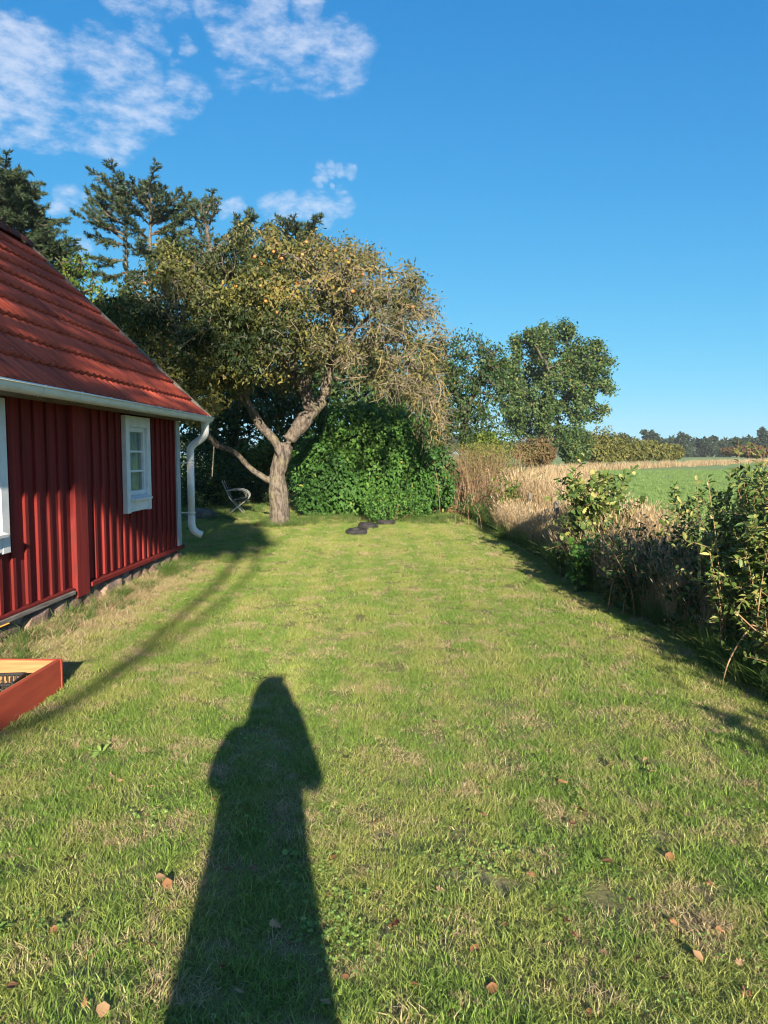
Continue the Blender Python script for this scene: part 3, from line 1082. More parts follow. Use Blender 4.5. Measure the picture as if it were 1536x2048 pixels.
# ================================================================== planter box, crate
B0 = gp(126, 1381)
pb = empty('planter_box', (B0.x, B0.y, 0.0), R(-1.5))
tag(pb, 'red painted wooden planter box with bare pine inside, open on top', 'planter')
BW, BL, BH, BT = 0.85, 1.25, 0.215, 0.026
def lined_panel(name, x0, x1, y0, y1, z0, z1, inner):
    """a board painted outside, with a bare pine lining towards the inside"""
    o = box(name, x0, x1, y0, y1, z0, z1, M['boxred'], pb, 0.002)
    ix0, ix1, iy0, iy1 = inner
    box('pine_lining', ix0, ix1, iy0, iy1, z0 + 0.004, z1 - 0.004, M['pine'], o, 0.001)


lined_panel('side_panel', -BT, 0, -BL, -0.021, -0.02, BH, (-BT - 0.012, -BT - 0.001, -BL + 0.03, -0.04))
lined_panel('end_panel', -BW, -BT - 0.001, -0.024, -0.003, -0.02, BH - 0.002, (-BW + 0.03, -BT - 0.014, -0.036, -0.025))
lined_panel('side_panel', -BW, -BW + BT, -BL, -0.025, -0.02, BH - 0.001, (-BW + BT + 0.001, -BW + BT + 0.012, -BL + 0.03, -0.04))
lined_panel('end_panel', -BW + BT + 0.001, -BT - 0.001, -BL, -BL + 0.024, -0.02, BH - 0.003, (-BW + 0.04, -BT - 0.014, -BL + 0.025, -BL + 0.036))
box('corner_strip', -BT - 0.004, 0.004, -0.020, 0.001, -0.02, BH - 0.001, M['boxred'], pb, 0.002)
box('soil_fill', -BW + 0.04, -BT - 0.015, -BL + 0.04, -0.04, 0.0, 0.035, M['soil'], pb)
# crate of open black bars standing in the box
cr = empty('black_crate', (B0.x - 0.27, B0.y - 0.34, 0.036), R(6))
tag(cr, 'black plastic crate with barred sides standing inside the red planter box', 'crate')
cw, cd, ch = 0.30, 0.22, 0.15
for sx in (-1, 1):
    bars = [box_vf(sx * cw / 2 - 0.004, sx * cw / 2 + 0.004, -cd / 2 + 0.026 * i - 0.004, -cd / 2 + 0.026 * i + 0.004, 0.01, ch - 0.01) for i in range(1, 9)]
    sd = mesh_obj('crate_side', *join_vf([box_vf(sx * cw / 2 - 0.006, sx * cw / 2 + 0.006, -cd / 2, cd / 2, 0.0, 0.012), box_vf(sx * cw / 2 - 0.007, sx * cw / 2 + 0.007, -cd / 2, cd / 2, ch - 0.014, ch), box_vf(sx * cw / 2 - 0.005, sx * cw / 2 + 0.005, -cd / 2, cd / 2, 0.07, 0.080)]), M['black_plastic'], cr)
    for v, f in bars:
        mesh_obj('bar', v, f, M['black_plastic'], sd)
for sy in (-1, 1):
    sd = mesh_obj('crate_side', *join_vf([box_vf(-cw / 2 + 0.008, cw / 2 - 0.008, sy * cd / 2 - 0.006, sy * cd / 2 + 0.006, 0.0, 0.012), box_vf(-cw / 2 + 0.008, cw / 2 - 0.008, sy * cd / 2 - 0.007, sy * cd / 2 + 0.007, ch - 0.014, ch), box_vf(-cw / 2 + 0.008, cw / 2 - 0.008, sy * cd / 2 - 0.005, sy * cd / 2 + 0.005, 0.07, 0.080)]), M['black_plastic'], cr)
    for i in range(1, 11):
        x = -cw / 2 + 0.027 * i
        mesh_obj('bar', *box_vf(x - 0.004, x + 0.004, sy * cd / 2 - 0.004, sy * cd / 2 + 0.004, 0.012, ch - 0.014), M['black_plastic'], sd)
box('crate_floor', -cw / 2 + 0.007, cw / 2 - 0.007, -cd / 2 + 0.007, cd / 2 - 0.007, 0.002, 0.008, M['black_plastic'], cr)
# stick leaning by the footing
sp = at(19, 1246, 5.55)
stick = tube('orange_stick', [Vector((-3.45, 5.30, 0.03)), sp], [0.011, 0.005], M['orange_tape'], None, 8)
tag(stick, 'short orange garden stick pointing out by the stone footing', 'stick')

# ================================================================== foliage tools
LEAF_A = (np.array([(0, 0, 0), (0.45, 0.5, 0.10), (1, 0, -0.05), (0.45, -0.5, 0.10)]), np.array([(0, 1, 2), (0, 2, 3)]))
LEAF_B = (np.array([(0, 0, 0), (0.26, 0.40, 0.07), (0.62, 0.42, 0.05), (1, 0, -0.16), (0.62, -0.42, 0.05), (0.26, -0.40, 0.07), (0.5, 0, -0.02)]),
          np.array([(0, 1, 6), (1, 2, 6), (2, 3, 6), (3, 4, 6), (4, 5, 6), (5, 0, 6)]))
_oak = [(0, 0.03), (0.15, 0.13), (0.24, 0.10), (0.36, 0.30), (0.46, 0.17), (0.60, 0.42), (0.70, 0.24), (0.86, 0.33), (1.0, 0.0)]
_ov = [(0.5, 0, 0)] + [(x, y, 0.06 * (y > 0.2)) for x, y in _oak] + [(x, -y, 0.06 * (y > 0.2)) for x, y in _oak[-2::-1]]
LEAF_OAK = (np.array(_ov), np.array([(0, i, i + 1 if i + 1 < len(_ov) else 1) for i in range(1, len(_ov))]))


def unit(v):
    return v / np.maximum(np.linalg.norm(v, axis=-1, keepdims=True), 1e-9)


def leaves_vf(P, Dr, N, L, W, shape=LEAF_A):
    """P base points, Dr tip directions, N rough face normals, L lengths, W widths -> verts, tris"""
    Dr = unit(Dr)
    Sd = unit(np.cross(N, Dr))
    Nn = np.cross(Dr, Sd)
    sv, sf = shape
    n, k = len(P), len(sv)
    L = np.broadcast_to(L, (n,))
    W = np.broadcast_to(W, (n,))
    V = (P[:, None, :] + sv[None, :, 0, None] * (L[:, None, None] * Dr[:, None, :]) + sv[None, :, 1, None] * (W[:, None, None] * Sd[:, None, :])
         + sv[None, :, 2, None] * (L[:, None, None] * Nn[:, None, :]))
    F = sf[None, :, :] + (np.arange(n) * k)[:, None, None]
    return V.reshape(-1, 3), F.reshape(-1, 3), k


def leaf_obj(name, P, Dr, N, L, W, mat, parent, shape=LEAF_A, tint=None):
    V, F, k = leaves_vf(P, Dr, N, L, W, shape)
    if tint is None:
        tint = rng.uniform(0, 1, len(P))
    return np_obj(name, V, F, mat, parent, {'tint': np.repeat(tint, k)})


def rand_dirs(n):
    return unit(rng.normal(size=(n, 3)))


def colonize(nodes, par, attr, step=0.3, infl=2.0, kill=0.5, iters=140, jit=0.25, trop=(0, 0, 0)):
    """space colonisation: grow a branch tree from the nodes given towards the attractors"""
    nodes = [np.array(p, float) for p in nodes]
    par = list(par)
    A = np.array(attr, float)
    N0 = np.array(nodes)
    d = np.linalg.norm(A[:, None, :] - N0[None], axis=2)
    best = d.argmin(1)
    bd = d.min(1)
    alive = np.ones(len(A), bool)
    trop = np.array(trop, float)
    for it in range(iters):
        idx = np.where(alive & (bd < infl))[0]
        if len(idx) == 0:
            break
        grp = {}
        NN = np.array(nodes)
        dirs = unit(A[idx] - NN[best[idx]])
        order = np.argsort(best[idx], kind='stable')
        b = best[idx][order]
        dd = dirs[order]
        cuts = np.flatnonzero(np.diff(b)) + 1
        new = []
        for seg_b, seg_d in zip(np.split(b, cuts), np.split(dd, cuts)):
            v = seg_d.sum(0)
            nv = np.linalg.norm(v)
            if nv < 1e-3:
                v = rng.normal(size=3)
            v = v / max(np.linalg.norm(v), 1e-6) + rng.normal(size=3) * jit + trop
            v /= np.linalg.norm(v)
            new.append((seg_b[0], nodes[seg_b[0]] + v * step))
        s0 = len(nodes)
        for pi, p in new:
            nodes.append(p)
            par.append(int(pi))
        NP = np.array(nodes[s0:])
        ai = np.where(alive)[0]
        d = np.linalg.norm(A[ai][:, None, :] - NP[None], axis=2)
        m = d.min(1)
        am = d.argmin(1) + s0
        up = m < bd[ai]
        bd[ai[up]] = m[up]
        best[ai[up]] = am[up]
        alive[bd < kill] = False
        if len(nodes) > 9000:
            break
    return np.array(nodes), np.array(par)


def branch_radii(par, tip, power=2.3, rmax=None):
    n = len(par)
    acc = np.zeros(n)
    for i in range(n - 1, -1, -1):
        if acc[i] == 0:
            acc[i] = tip ** power
        if par[i] >= 0:
            acc[par[i]] += acc[i]
    r = acc ** (1 / power)
    if rmax:
        r *= np.minimum(1.0, rmax / r.max()) if r.max() > rmax else 1.0
    return r


def branch_vf(nodes, par, rad, sides=6, sel=None):
    n = len(par)
    idx = np.array([i for i in range(n) if par[i] >= 0 and (sel is None or sel[i])])
    p = par[idx]
    dirn_ = np.zeros_like(nodes)
    has = par >= 0
    dirn_[has] = unit(nodes[has] - nodes[par[has]])
    roots = np.where(~has)[0]
    for r in roots:
        ch = np.where(par == r)[0]
        if len(ch):
            dirn_[r] = unit(nodes[ch[0]] - nodes[r])
    # the main child of each node continues its ring
    main = np.full(n, -1)
    order = np.argsort(rad)
    for i in order:
        if par[i] >= 0:
            main[par[i]] = i
    ismain = main[p] == idx
    r0 = np.where(ismain, rad[p], np.minimum(rad[p], rad[idx] * 1.35))
    d0 = np.where(ismain[:, None], dirn_[p], dirn_[idx])
    r1 = rad[idx]
    ang_ = np.arange(sides) * 2 * math.pi / sides
    ca, sa = np.cos(ang_), np.sin(ang_)

    def ring(C, T, r):
        T, A, B = frames(T)
        return C[:, None, :] + r[:, None, None] * (ca[None, :, None] * A[:, None, :] + sa[None, :, None] * B[:, None, :])
    Ra = ring(nodes[p], d0, r0)
    Rb = ring(nodes[idx], dirn_[idx], r1)
    m = len(idx)
    V = np.concatenate([Ra, Rb], axis=1).reshape(-1, 3)
    k = np.arange(sides)
    k2 = (k + 1) % sides
    quad = np.stack([k, k2, sides + k2, sides + k], axis=1)
    F = (quad[None] + (np.arange(m) * 2 * sides)[:, None, None]).reshape(-1, 4)
    return V, F


def sample_ellipsoids(clumps, n, shell=0.0):
    """n points in a list of (cx,cy,cz,rx,ry,rz) weighted by volume"""
    C = np.array(clumps, float)
    w = (C[:, 3] * C[:, 4] * C[:, 5]) ** 0.7
    ch = rng.choice(len(C), n, p=w / w.sum())
    d = rand_dirs(n)
    r = (shell ** 3 + (1 - shell ** 3) * rng.uniform(0, 1, n)) ** (1 / 3)
    return C[ch, :3] + d * r[:, None] * C[ch, 3:6]


def skeleton(polys):
    """polys: list of (attach_index or None, [points]); returns nodes, parents"""
    nodes, par = [], []
    for attach, pts in polys:
        pts = smooth_path(pts, 4)
        start = attach
        for j, p in enumerate(pts):
            if attach is not None and j == 0:
                # join to the nearest node that exists already
                a = np.array(nodes)
                start = int(np.linalg.norm(a - np.array(p), axis=1).argmin())
                continue
            nodes.append(np.array(p))
            par.append(-1 if start is None else start)
            start = len(nodes) - 1
    return nodes, par


def twig_leaves(nodes, par, rad, thr, per, spread, L, W, droop=0.4, up=0.5):
    tips = np.where((rad < thr) & (par >= 0))[0]
    n = len(tips) * per
    b = np.repeat(tips, per)
    t = rng.uniform(0, 1, n)[:, None]
    base = nodes[b] * t + nodes[par[b]] * (1 - t) + rng.normal(size=(n, 3)) * spread
    ctr = nodes[tips].mean(0)
    dr = rand_dirs(n) + np.array([0, 0, -droop])
    nm = rand_dirs(n) * 0.8 + unit(base - ctr) * 0.5 + np.array([0, 0, up])
    return base, dr, nm, L * rng.uniform(0.65, 1.25, n), W * rng.uniform(0.65, 1.2, n)


def make_tree(name, label, cat, polys, clumps, natt, step, infl, kill, tip, rmax, bark, leafmat, per, spread, L, W, thr, group=None, sides=6, jit=0.22, droop=0.4, shape=LEAF_A, trunk_power=2.3, shell=0.0):
    nd, pr = skeleton(polys)
    n0 = len(nd)
    att = sample_ellipsoids(clumps, natt, shell)
    nd, pr = colonize(nd, pr, att, step, infl, kill, jit=jit)
    rad = branch_radii(pr, tip, trunk_power)
    rad = rad * (rmax / rad.max())
    rad = np.maximum(rad, tip * 0.8)
    root = empty(name, tuple(nd[0]))
    tag(root, label, cat, group)
    base = nd[0].copy()
    # flare at the foot
    hh = nd[:, 2] - nd[0][2]
    rad2 = rad * (1 + 0.45 * np.exp(-np.maximum(hh, 0) / (rmax * 1.2)) * (rad > rmax * 0.5))
    V, F = branch_vf(nd - base, pr, rad2, sides)
    np_obj('trunk', V, F, bark, root, smooth=True)
    P, Dr, N, l, w = twig_leaves(nd, pr, rad, thr, per, spread, L, W, droop)
    leaf_obj('crown', P - base, Dr, N, l, w, leafmat, root, shape)
    return root, nd, pr, rad


# ================================================================== apple tree
TY = 16.2
ab = gp(560, 1054)
trunkp = [Vector((ab.x, ab.y, -0.05)), at(559, 1010, ab.y), at(556, 975, ab.y), at(554, 950, ab.y)]
polys = [
    (None, trunkp),
    (0, [at(550, 968, ab.y), at(505, 940, ab.y - 0.1), at(470, 905, ab.y - 0.3), at(435, 890, ab.y - 0.5), at(405, 860, ab.y - 0.8), at(350, 820, ab.y - 1.0), at(300, 770, ab.y - 1.1)]),
    (0, [at(556, 955, ab.y), at(563, 915, ab.y - 0.1), at(548, 880, ab.y - 0.2), at(520, 850, ab.y - 0.3), at(500, 815, ab.y - 0.5), at(484, 785, ab.y - 0.6), at(492, 745, ab.y - 0.7), at(465, 705, ab.y - 0.8), at(420, 680, ab.y - 1.0), at(350, 655, ab.y - 1.2)]),
    (0, [at(492, 748, ab.y - 0.7), at(520, 715, ab.y - 0.9), at(545, 670, ab.y - 1.1), at(560, 600, ab.y - 1.2)]),
    (0, [at(554, 950, ab.y), at(572, 890, ab.y + 0.15), at(598, 855, ab.y + 0.2), at(618, 820, ab.y + 0.2), at(608, 775, ab.y + 0.1), at(585, 740, ab.y), at(555, 715, ab.y - 0.2), at(520, 690, ab.y - 0.1), at(480, 640, ab.y + 0.3), at(440, 590, ab.y + 0.6)]),
    (0, [at(610, 785, ab.y + 0.1), at(622, 740, ab.y - 0.1), at(645, 720, ab.y - 0.3), at(665, 680, ab.y - 0.5), at(670, 620, ab.y - 0.7), at(650, 560, ab.y - 0.7)]),
    (0, [at(612, 838, ab.y + 0.2), at(645, 800, ab.y + 0.3), at(655, 755, ab.y + 0.3), at(668, 725, ab.y + 0.2), at(720, 700, ab.y), at(780, 680, ab.y - 0.4), at(830, 690, ab.y - 0.7)]),
    (0, [at(655, 750, ab.y + 0.3), at(690, 760, ab.y + 0.2), at(725, 752, ab.y)]),
    (0, [at(668, 725, ab.y + 0.2), at(660, 660, ab.y + 0.7), at(700, 610, ab.y + 1.2), at(740, 580, ab.y + 1.6)]),
    (0, [at(670, 700, ab.y - 0.2), at(720, 650, ab.y - 0.6), at(770, 600, ab.y - 1.0), at(800, 560, ab.y - 1.2)]),
]
nd, pr = skeleton(polys)
# crown volume: a wide umbrella that droops at both sides
n = 5200
att = []
cX = at(540, 700, TY).x
while len(att) < n:
    px = rng.uniform(165, 905)
    py = rng.uniform(450, 890)
    dy = rng.uniform(-3.4, 3.4)
    e = ((px - 535) / 372) ** 2 + (dy / 3.5) ** 2
    if e > 1:
        continue
    top = 692 - 226 * math.sqrt(max(1 - e, 0)) + 9 * math.sin(px * 0.035) + 7 * math.sin(px * 0.09) - abs(rng.normal(0, 11))
    low = 690 + (75 if px < 430 else 40 if px < 500 else 0) + (60 + 125 * max(0, (px - 690) / 200)) * (e ** 1.5) * (1 if px > 640 else 0.7)
    if px > 680:
        low += 55 * (px - 680) / 200
    if px > 630 and py > 620 and rng.uniform() < 0.5:
        continue
    if top < py < low:
        att.append(tuple(at(px, py, TY + dy - (0.6 if px > 700 else 0))))
for i in range(420):                     # loose hanging sprays under the crown
    px = rng.uniform(250, 700)
    att.append(tuple(at(px, rng.uniform(680, 775 if px < 560 else 740), TY + rng.uniform(-2.6, 1.5))))
att = np.array(att)
wn_ = WaveNoise(2.2, 14, 5)
att = att[wn_(att) > -0.6]
ND, PR = colonize(nd, pr, att, 0.17, 1.6, 0.20, iters=160, jit=0.34, trop=(0, 0, -0.02))
rad = branch_radii(PR, 0.0062, 2.25)
rad *= 0.195 / rad.max()
rad = np.maximum(rad, 0.0075)
base = ND[0].copy()
apple = empty('apple_tree', tuple(base))
tag(apple, 'old gnarled apple tree with spreading browning crown at the end of the lawn', 'tree')
hh = ND[:, 2] - base[2]
rad2 = rad * (1 + 0.45 * np.exp(-np.maximum(hh, 0) / 0.22) * (rad > 0.13))
thick = rad2 > 0.021
gn = WaveNoise(7.0, 10, 3)
rad2 = rad2 * (1 + 0.07 * gn(ND) * thick)
V, F = branch_vf(ND - base, PR, rad2, 10, sel=thick)
F = [tuple(q) for q in F]
for e in range(len(V) // 20):
    F.append(tuple(e * 20 + i for i in range(9, -1, -1)))
    F.append(tuple(e * 20 + 10 + i for i in range(10)))
tko = mesh_obj('trunk', V, F, M['bark_apple'], apple, True)
rm = tko.modifiers.new('Remesh', 'REMESH')
rm.mode = 'VOXEL'
rm.voxel_size = 0.017
rm.use_smooth_shade = True
sm_ = tko.modifiers.new('Smooth', 'SMOOTH')
sm_.iterations = 5
sm_.factor = 0.5
tx = bpy.data.textures.new('bark_knots', 'CLOUDS')
tx.noise_scale = 0.11
tx.noise_depth = 3
dm = tko.modifiers.new('Knots', 'DISPLACE')
dm.texture = tx
dm.strength = 0.03
dm.mid_level = 0.5
# bare lichened spurs on the drooping right side
fine = np.where((rad < 0.019) & (PR >= 0))[0]
pxof = 768 + FPX * ND[:, 0] / ND[:, 1]
pyof = 1024 - (ND[:, 2] - CAMZ) / ND[:, 1] * FPX - 116
right = np.clip((pxof - 610) / 120, 0, 1) * np.clip((pyof - 470) / 160, 0, 1)
lich = right > 0.35
V, F = branch_vf(ND - base, PR, rad2, 5, sel=(~thick) & ~lich)
tag(np_obj('branches', V, F, M['bark_apple'], apple, smooth=True), kind='stuff')
V, F = branch_vf(ND - base, PR, rad2, 5, sel=(~thick) & lich)
lb = tag(np_obj('branches', V, F, M['twig_lichen'], apple, smooth=True), kind='stuff')
lb['label'] = 'bare drooping branches crusted with yellow lichen'
sp_i = np.concatenate([rng.choice(fine, 700), rng.choice(fine, 2500, p=(right[fine] + 1e-4) / (right[fine] + 1e-4).sum())])
m = len(sp_i)
spd = rand_dirs(m) * 0.8 + np.array([0.25, -0.05, -0.28])
spl = rng.uniform(0.12, 0.42, m)
spb = ND[sp_i] - base
V = []
a_ = unit(spd)
T_, A_, B_ = frames(a_)
midp = spb + a_ * spl[:, None] * 0.5 + rng.normal(size=(m, 3)) * 0.045
tipp = spb + a_ * spl[:, None] + np.array([0, 0, -0.03])
r_ = rng.uniform(0.005, 0.011, m)[:, None]
tri = [(math.cos(q), math.sin(q)) for q in (0.3, 2.4, 4.5)]
rings = []
for c, rr in ((spb, 1.0), (midp, 0.8), (tipp, 0.45)):
    for ca, sa in tri:
        rings.append(c + (A_ * ca + B_ * sa) * r_ * rr)
V = np.stack(rings, axis=1).reshape(-1, 3)
q = []
for s_ in (0, 3):
    for k in range(3):
        q.append((s_ + k, s_ + (k + 1) % 3, s_ + 3 + (k + 1) % 3, s_ + 3 + k))
F = (np.array(q)[None] + (np.arange(m) * 9)[:, None, None]).reshape(-1, 4)
tw = np_obj('twigs', V, F, M['twig_lichen'], apple, smooth=True)
tag(tw, kind='stuff')
# leaves: thick on the left, thin and dry on the right
w_left = np.clip(1.0 - right * 0.58, 0.40, 1) * np.clip(0.75 + 0.45 * WaveNoise(2.6, 14, 8)(ND), 0.12, 1.4)
inside = np.clip((pyof - 560) / 200, 0, 1)
nl = 86000
b = rng.choice(fine, nl, p=(w_left[fine]) / w_left[fine].sum())
t_ = rng.uniform(0, 1, nl)[:, None]
P = ND[b] * t_ + ND[PR[b]] * (1 - t_) + rng.normal(size=(nl, 3)) * 0.10
Dr = rand_dirs(nl) + np.array([0, 0, -0.75])
Nn = rand_dirs(nl) + np.array([0.0, -0.3, 0.4])
dry = rng.uniform(0, 1, nl) < np.clip(0.10 + 0.75 * np.clip((pxof[b] - 470) / 260, 0, 1) + 0.25 * np.clip((560 - pyof[b]) / 90, 0, 1), 0, 0.9)
for sel, mt, nm_, lsz in ((~dry, 'leaf_apple', 'leaves', 0.105), (dry, 'leaf_apple_dry', 'dry_leaves', 0.085)):
    k = sel.sum()
    tin = np.clip(rng.uniform(0, 1, k) * 0.62 + 0.19 + 0.26 * WaveNoise(2.0, 14, 9)(P[sel]), 0, 1)  # clump noise paints lit and dark patches of the crown into the tint
    lo = leaf_obj(nm_, P[sel] - base, Dr[sel], Nn[sel], lsz * rng.uniform(0.6, 1.25, k), lsz * 0.55 * rng.uniform(0.5, 1.1, k), M[mt], apple, LEAF_A, tin)
    tag(lo, kind='stuff')
# apples
bm = bmesh.new()
bmesh.ops.create_uvsphere(bm, u_segments=9, v_segments=6, radius=0.036)
for v in bm.verts:
    d = math.hypot(v.co.x, v.co.y) / 0.042
    if v.co.z > 0:
        v.co.z -= 0.014 * max(0, 1 - d * 1.6)
    v.co.z *= 0.92
apple_me = bpy.data.meshes.new('apple')
bm.to_mesh(apple_me)
bm.free()
apple_me.polygons.foreach_set('use_smooth', [True] * len(apple_me.polygons))
apple_me.materials.append(M['apple'])
front = [i for i in fine if ND[i][1] < TY - 0.8 and pxof[i] < 860]
for px, py in ((224, 578), (315, 542), (390, 684), (540, 517), (553, 514), (570, 512), (527, 511), (700, 523), (460, 552), (523, 555), (533, 603), (555, 626), (563, 567), (598, 556), (722, 552), (715, 585), (830, 600), (620, 470), (655, 477), (478, 560), (535, 577), (348, 690), (270, 560), (590, 510), (480, 700)):
    i = min(front, key=lambda j: (pxof[j] - px) ** 2 + (pyof[j] - py) ** 2 + 300 * (ND[j][1] - 13.2))
    o = link(bpy.data.objects.new('apple', apple_me), apple)
    o.location = Vector(ND[i] - base) + Vector((0, -0.05, -0.06))
    sc_ = random.uniform(0.85, 1.15)
    o.scale = (sc_, sc_, sc_)
    o.rotation_euler = (random.uniform(-0.4, 0.4), random.uniform(-0.4, 0.4), random.uniform(0, 6))

# ================================================================== bushes as leaf shells


def bush(name, label, cat, clumps, nleaf, L, W, leafmat, stemmat, base, group=None, lump=0.16, lfreq=1.6, shape=LEAF_A, inner=0.25, droop=0.5, nstem=14, tintbias=None, parts=('stems', 'foliage'), zmin=0.03, seed=3):
    root = empty(name, tuple(base))
    tag(root, label, cat, group)
    base = np.array(base, float)
    C = np.array(clumps, float)
    area = (C[:, 3] * C[:, 4] + C[:, 4] * C[:, 5] + C[:, 3] * C[:, 5])
    ch = rng.choice(len(C), nleaf, p=area / area.sum())
    d = rand_dirs(nleaf)
    wn2 = WaveNoise(lfreq * 2.0, 12, seed)
    wn3 = WaveNoise(lfreq * 6.0, 12, seed + 1)
    rr = np.where(rng.uniform(0, 1, nleaf) < inner, rng.uniform(0.35, 0.85, nleaf), 1 - np.abs(rng.normal(0, 0.06, nleaf)))
    P0 = C[ch, :3] + d * C[ch, 3:6]
    lumpv = 1 + lump * wn2(P0) + lump * 0.55 * wn3(P0)
    P = C[ch, :3] + d * C[ch, 3:6] * (rr * lumpv)[:, None]
    ok = P[:, 2] > zmin
    P, d, rr = P[ok], d[ok], rr[ok]
    k = len(P)
    Dr = d * 0.5 + rand_dirs(k) * 0.8 + np.array([0, 0, -droop])
    N = d * 0.9 + rand_dirs(k) * 0.7 + np.array([0, 0, 0.45])
    tint = rng.uniform(0, 1, k)
    if tintbias:
        tint = np.where(tint > 0.985, tint, np.clip(tint * 0.55 + 0.22 + 0.26 * WaveNoise(2.4, 14, seed + 5)(P), 0, 0.98))
    leaf_obj(parts[1], P - base, Dr, N, L * rng.uniform(0.6, 1.3, k), W * rng.uniform(0.6, 1.25, k), leafmat, root, shape, tint)
    st = []
    for i in range(nstem):
        c = C[rng.integers(len(C))]
        tgt = c[:3] + rand_dirs(1)[0] * c[3:6] * rng.uniform(0.6, 0.95)
        b0 = base + np.array([rng.normal(0, 0.25 * c[3] * 0.4), rng.normal(0, 0.25 * c[4] * 0.4), -0.02])
        mid = (b0 * 0.5 + tgt * 0.5) + rng.normal(size=3) * 0.08 * np.linalg.norm(tgt - b0)
        pth = smooth_path([b0 - base, mid - base, tgt - base], 4)
        h = np.linalg.norm(tgt - b0)
        st.append(tube_vf(pth, np.linspace(0.012 + 0.006 * h, 0.004, len(pth)), 5, False))
    v, f = join_vf(st)
    mesh_obj(parts[0], v, f, stemmat, root, True)
    return root


def E(px, py, Y, rx, rz, ry=None):
    p = at(px, py, Y)
    k = Y / FPX
    return (p.x, p.y, p.z, rx * k, (ry if ry is not None else rx * k), rz * k)


# the big lilac at the end of the lawn
lil = [E(735, 930, 19.2, 125, 105, 1.3), E(665, 960, 18.6, 72, 78, 0.9), E(820, 935, 19.0, 75, 90, 1.0), E(745, 870, 19.8, 100, 62, 1.1), E(650, 905, 19.4, 55, 60, 0.8), E(700, 985, 18.3, 80, 48, 0.7), E(845, 985, 18.7, 52, 45, 0.7), E(630, 1005, 18.1, 40, 34, 0.5), E(790, 845, 19.8, 70, 45, 0.8)]
bush('lilac_bush', 'big rounded dark green leafy bush beside the apple trunk', 'bush', lil, 42000, 0.098, 0.070, M['leaf_lilac'], M['bark_dark'], (at(735, 930, 19.2).x, 19.2, 0), lump=0.17, lfreq=1.9, droop=0.8, inner=0.15, shape=LEAF_B, seed=11, tintbias=1)
bush('rose_bush', 'small low green bush with thin twigs just behind the tyres', 'bush', [E(785, 1005, 16.6, 48, 30, 0.5), E(760, 1020, 16.3, 30, 22, 0.4), E(830, 1010, 17.2, 30, 20, 0.4)], 3600, 0.065, 0.045, M['leaf_lilac'], M['cane'], (at(785, 1005, 16.6).x, 16.6, 0), lump=0.22, lfreq=3, seed=12, nstem=20)

# ================================================================== trees behind
k26 = 26 / FPX
rt = at(945, 800, 26)
make_tree('ash_tree', 'loose green tree between the apple crown and the field oak', 'tree',
          [(None, [Vector((rt.x - 0.4, 26, 0)), Vector((rt.x - 0.3, 26, 1.6)), at(930, 820, 26)]), (0, [at(930, 830, 26), at(960, 760, 25.6), at(985, 710, 25.4)]), (0, [at(930, 830, 26), at(900, 760, 26.3), at(890, 700, 26.4)])],
          [E(900, 780, 26, 70, 75), E(955, 745, 26, 60, 65), E(985, 790, 25.5, 45, 60), E(930, 840, 25.5, 60, 45), E(870, 850, 26, 50, 45), E(935, 690, 26, 35, 30), E(985, 720, 26, 40, 28), E(865, 740, 26.5, 60, 60)],
          1900, 0.25, 2.0, 0.30, 0.008, 0.16, M['bark_dark'], M['leaf_dark'], 24, 0.14, 0.135, 0.07, 0.03, droop=0.9)

bgspec = [
    ('maple_tree', 'dark leafy tree filling the gap between cottage roof and apple trunk', 23.0, 460, [E(470, 800, 23, 95, 65), E(400, 760, 23.5, 70, 70), E(530, 800, 24, 70, 60), E(440, 870, 22.5, 60, 42), E(560, 770, 24, 70, 60), E(390, 850, 22.5, 50, 50)], 'leaf_dark', 13),
    ('elm_tree', 'broad dark tree standing right behind the apple crown', 27.0, 640, [E(640, 790, 27, 90, 70), E(720, 790, 27, 80, 60), E(590, 840, 27, 60, 50), E(700, 730, 28, 110, 50), E(790, 800, 27, 60, 55)], 'leaf_dark', 14),
    ('walnut_tree', 'shaded tree rising over the cottage verge behind the apple tree', 24.0, 300, [E(300, 690, 24, 80, 80), E(250, 640, 24.5, 70, 70), E(360, 720, 24, 60, 70), E(320, 780, 23, 70, 60)], 'leaf_dark', 15),
]
for nm, lab, Y, px, cl_, mt, sd in bgspec:
    b = at(px, 900, Y)
    c0 = cl_[0]
    make_tree(nm, lab, 'tree', [(None, [Vector((b.x, Y, 0)), Vector((b.x + 0.1, Y, 1.3)), Vector((c0[0], c0[1], max(c0[2] - 0.4, 1.9)))])], cl_, 1700, 0.27, 2.4, 0.34, 0.008, 0.15, M['bark_dark'], M[mt], 18, 0.15, 0.19, 0.11, 0.03, droop=0.7)
yt = at(145, 545, 24)
make_tree('young_maple', 'bright yellow green tree top showing above the cottage verge', 'tree', [(None, [Vector((yt.x, 24, 0)), Vector((yt.x, 24, 4)), Vector((yt.x, 24, yt.z - 0.5))])], [E(145, 540, 24, 42, 40), E(185, 590, 24, 30, 50), E(115, 590, 24, 50, 40), E(165, 640, 24, 50, 50)], 700, 0.25, 1.6, 0.3, 0.007, 0.10, M['bark_dark'], M['leaf_bright'], 9, 0.10, 0.17, 0.10, 0.03)
bush('sunlit_shrub', 'sunlit yellow green shrub seen under the low apple limb', 'shrub', [E(510, 935, 27, 70, 40, 1.0), E(555, 900, 27, 40, 45, 1.0), E(470, 920, 27, 40, 40, 0.8)], 6000, 0.16, 0.11, M['leaf_bright'], M['bark_dark'], (at(510, 935, 27).x, 27, 0), seed=21)
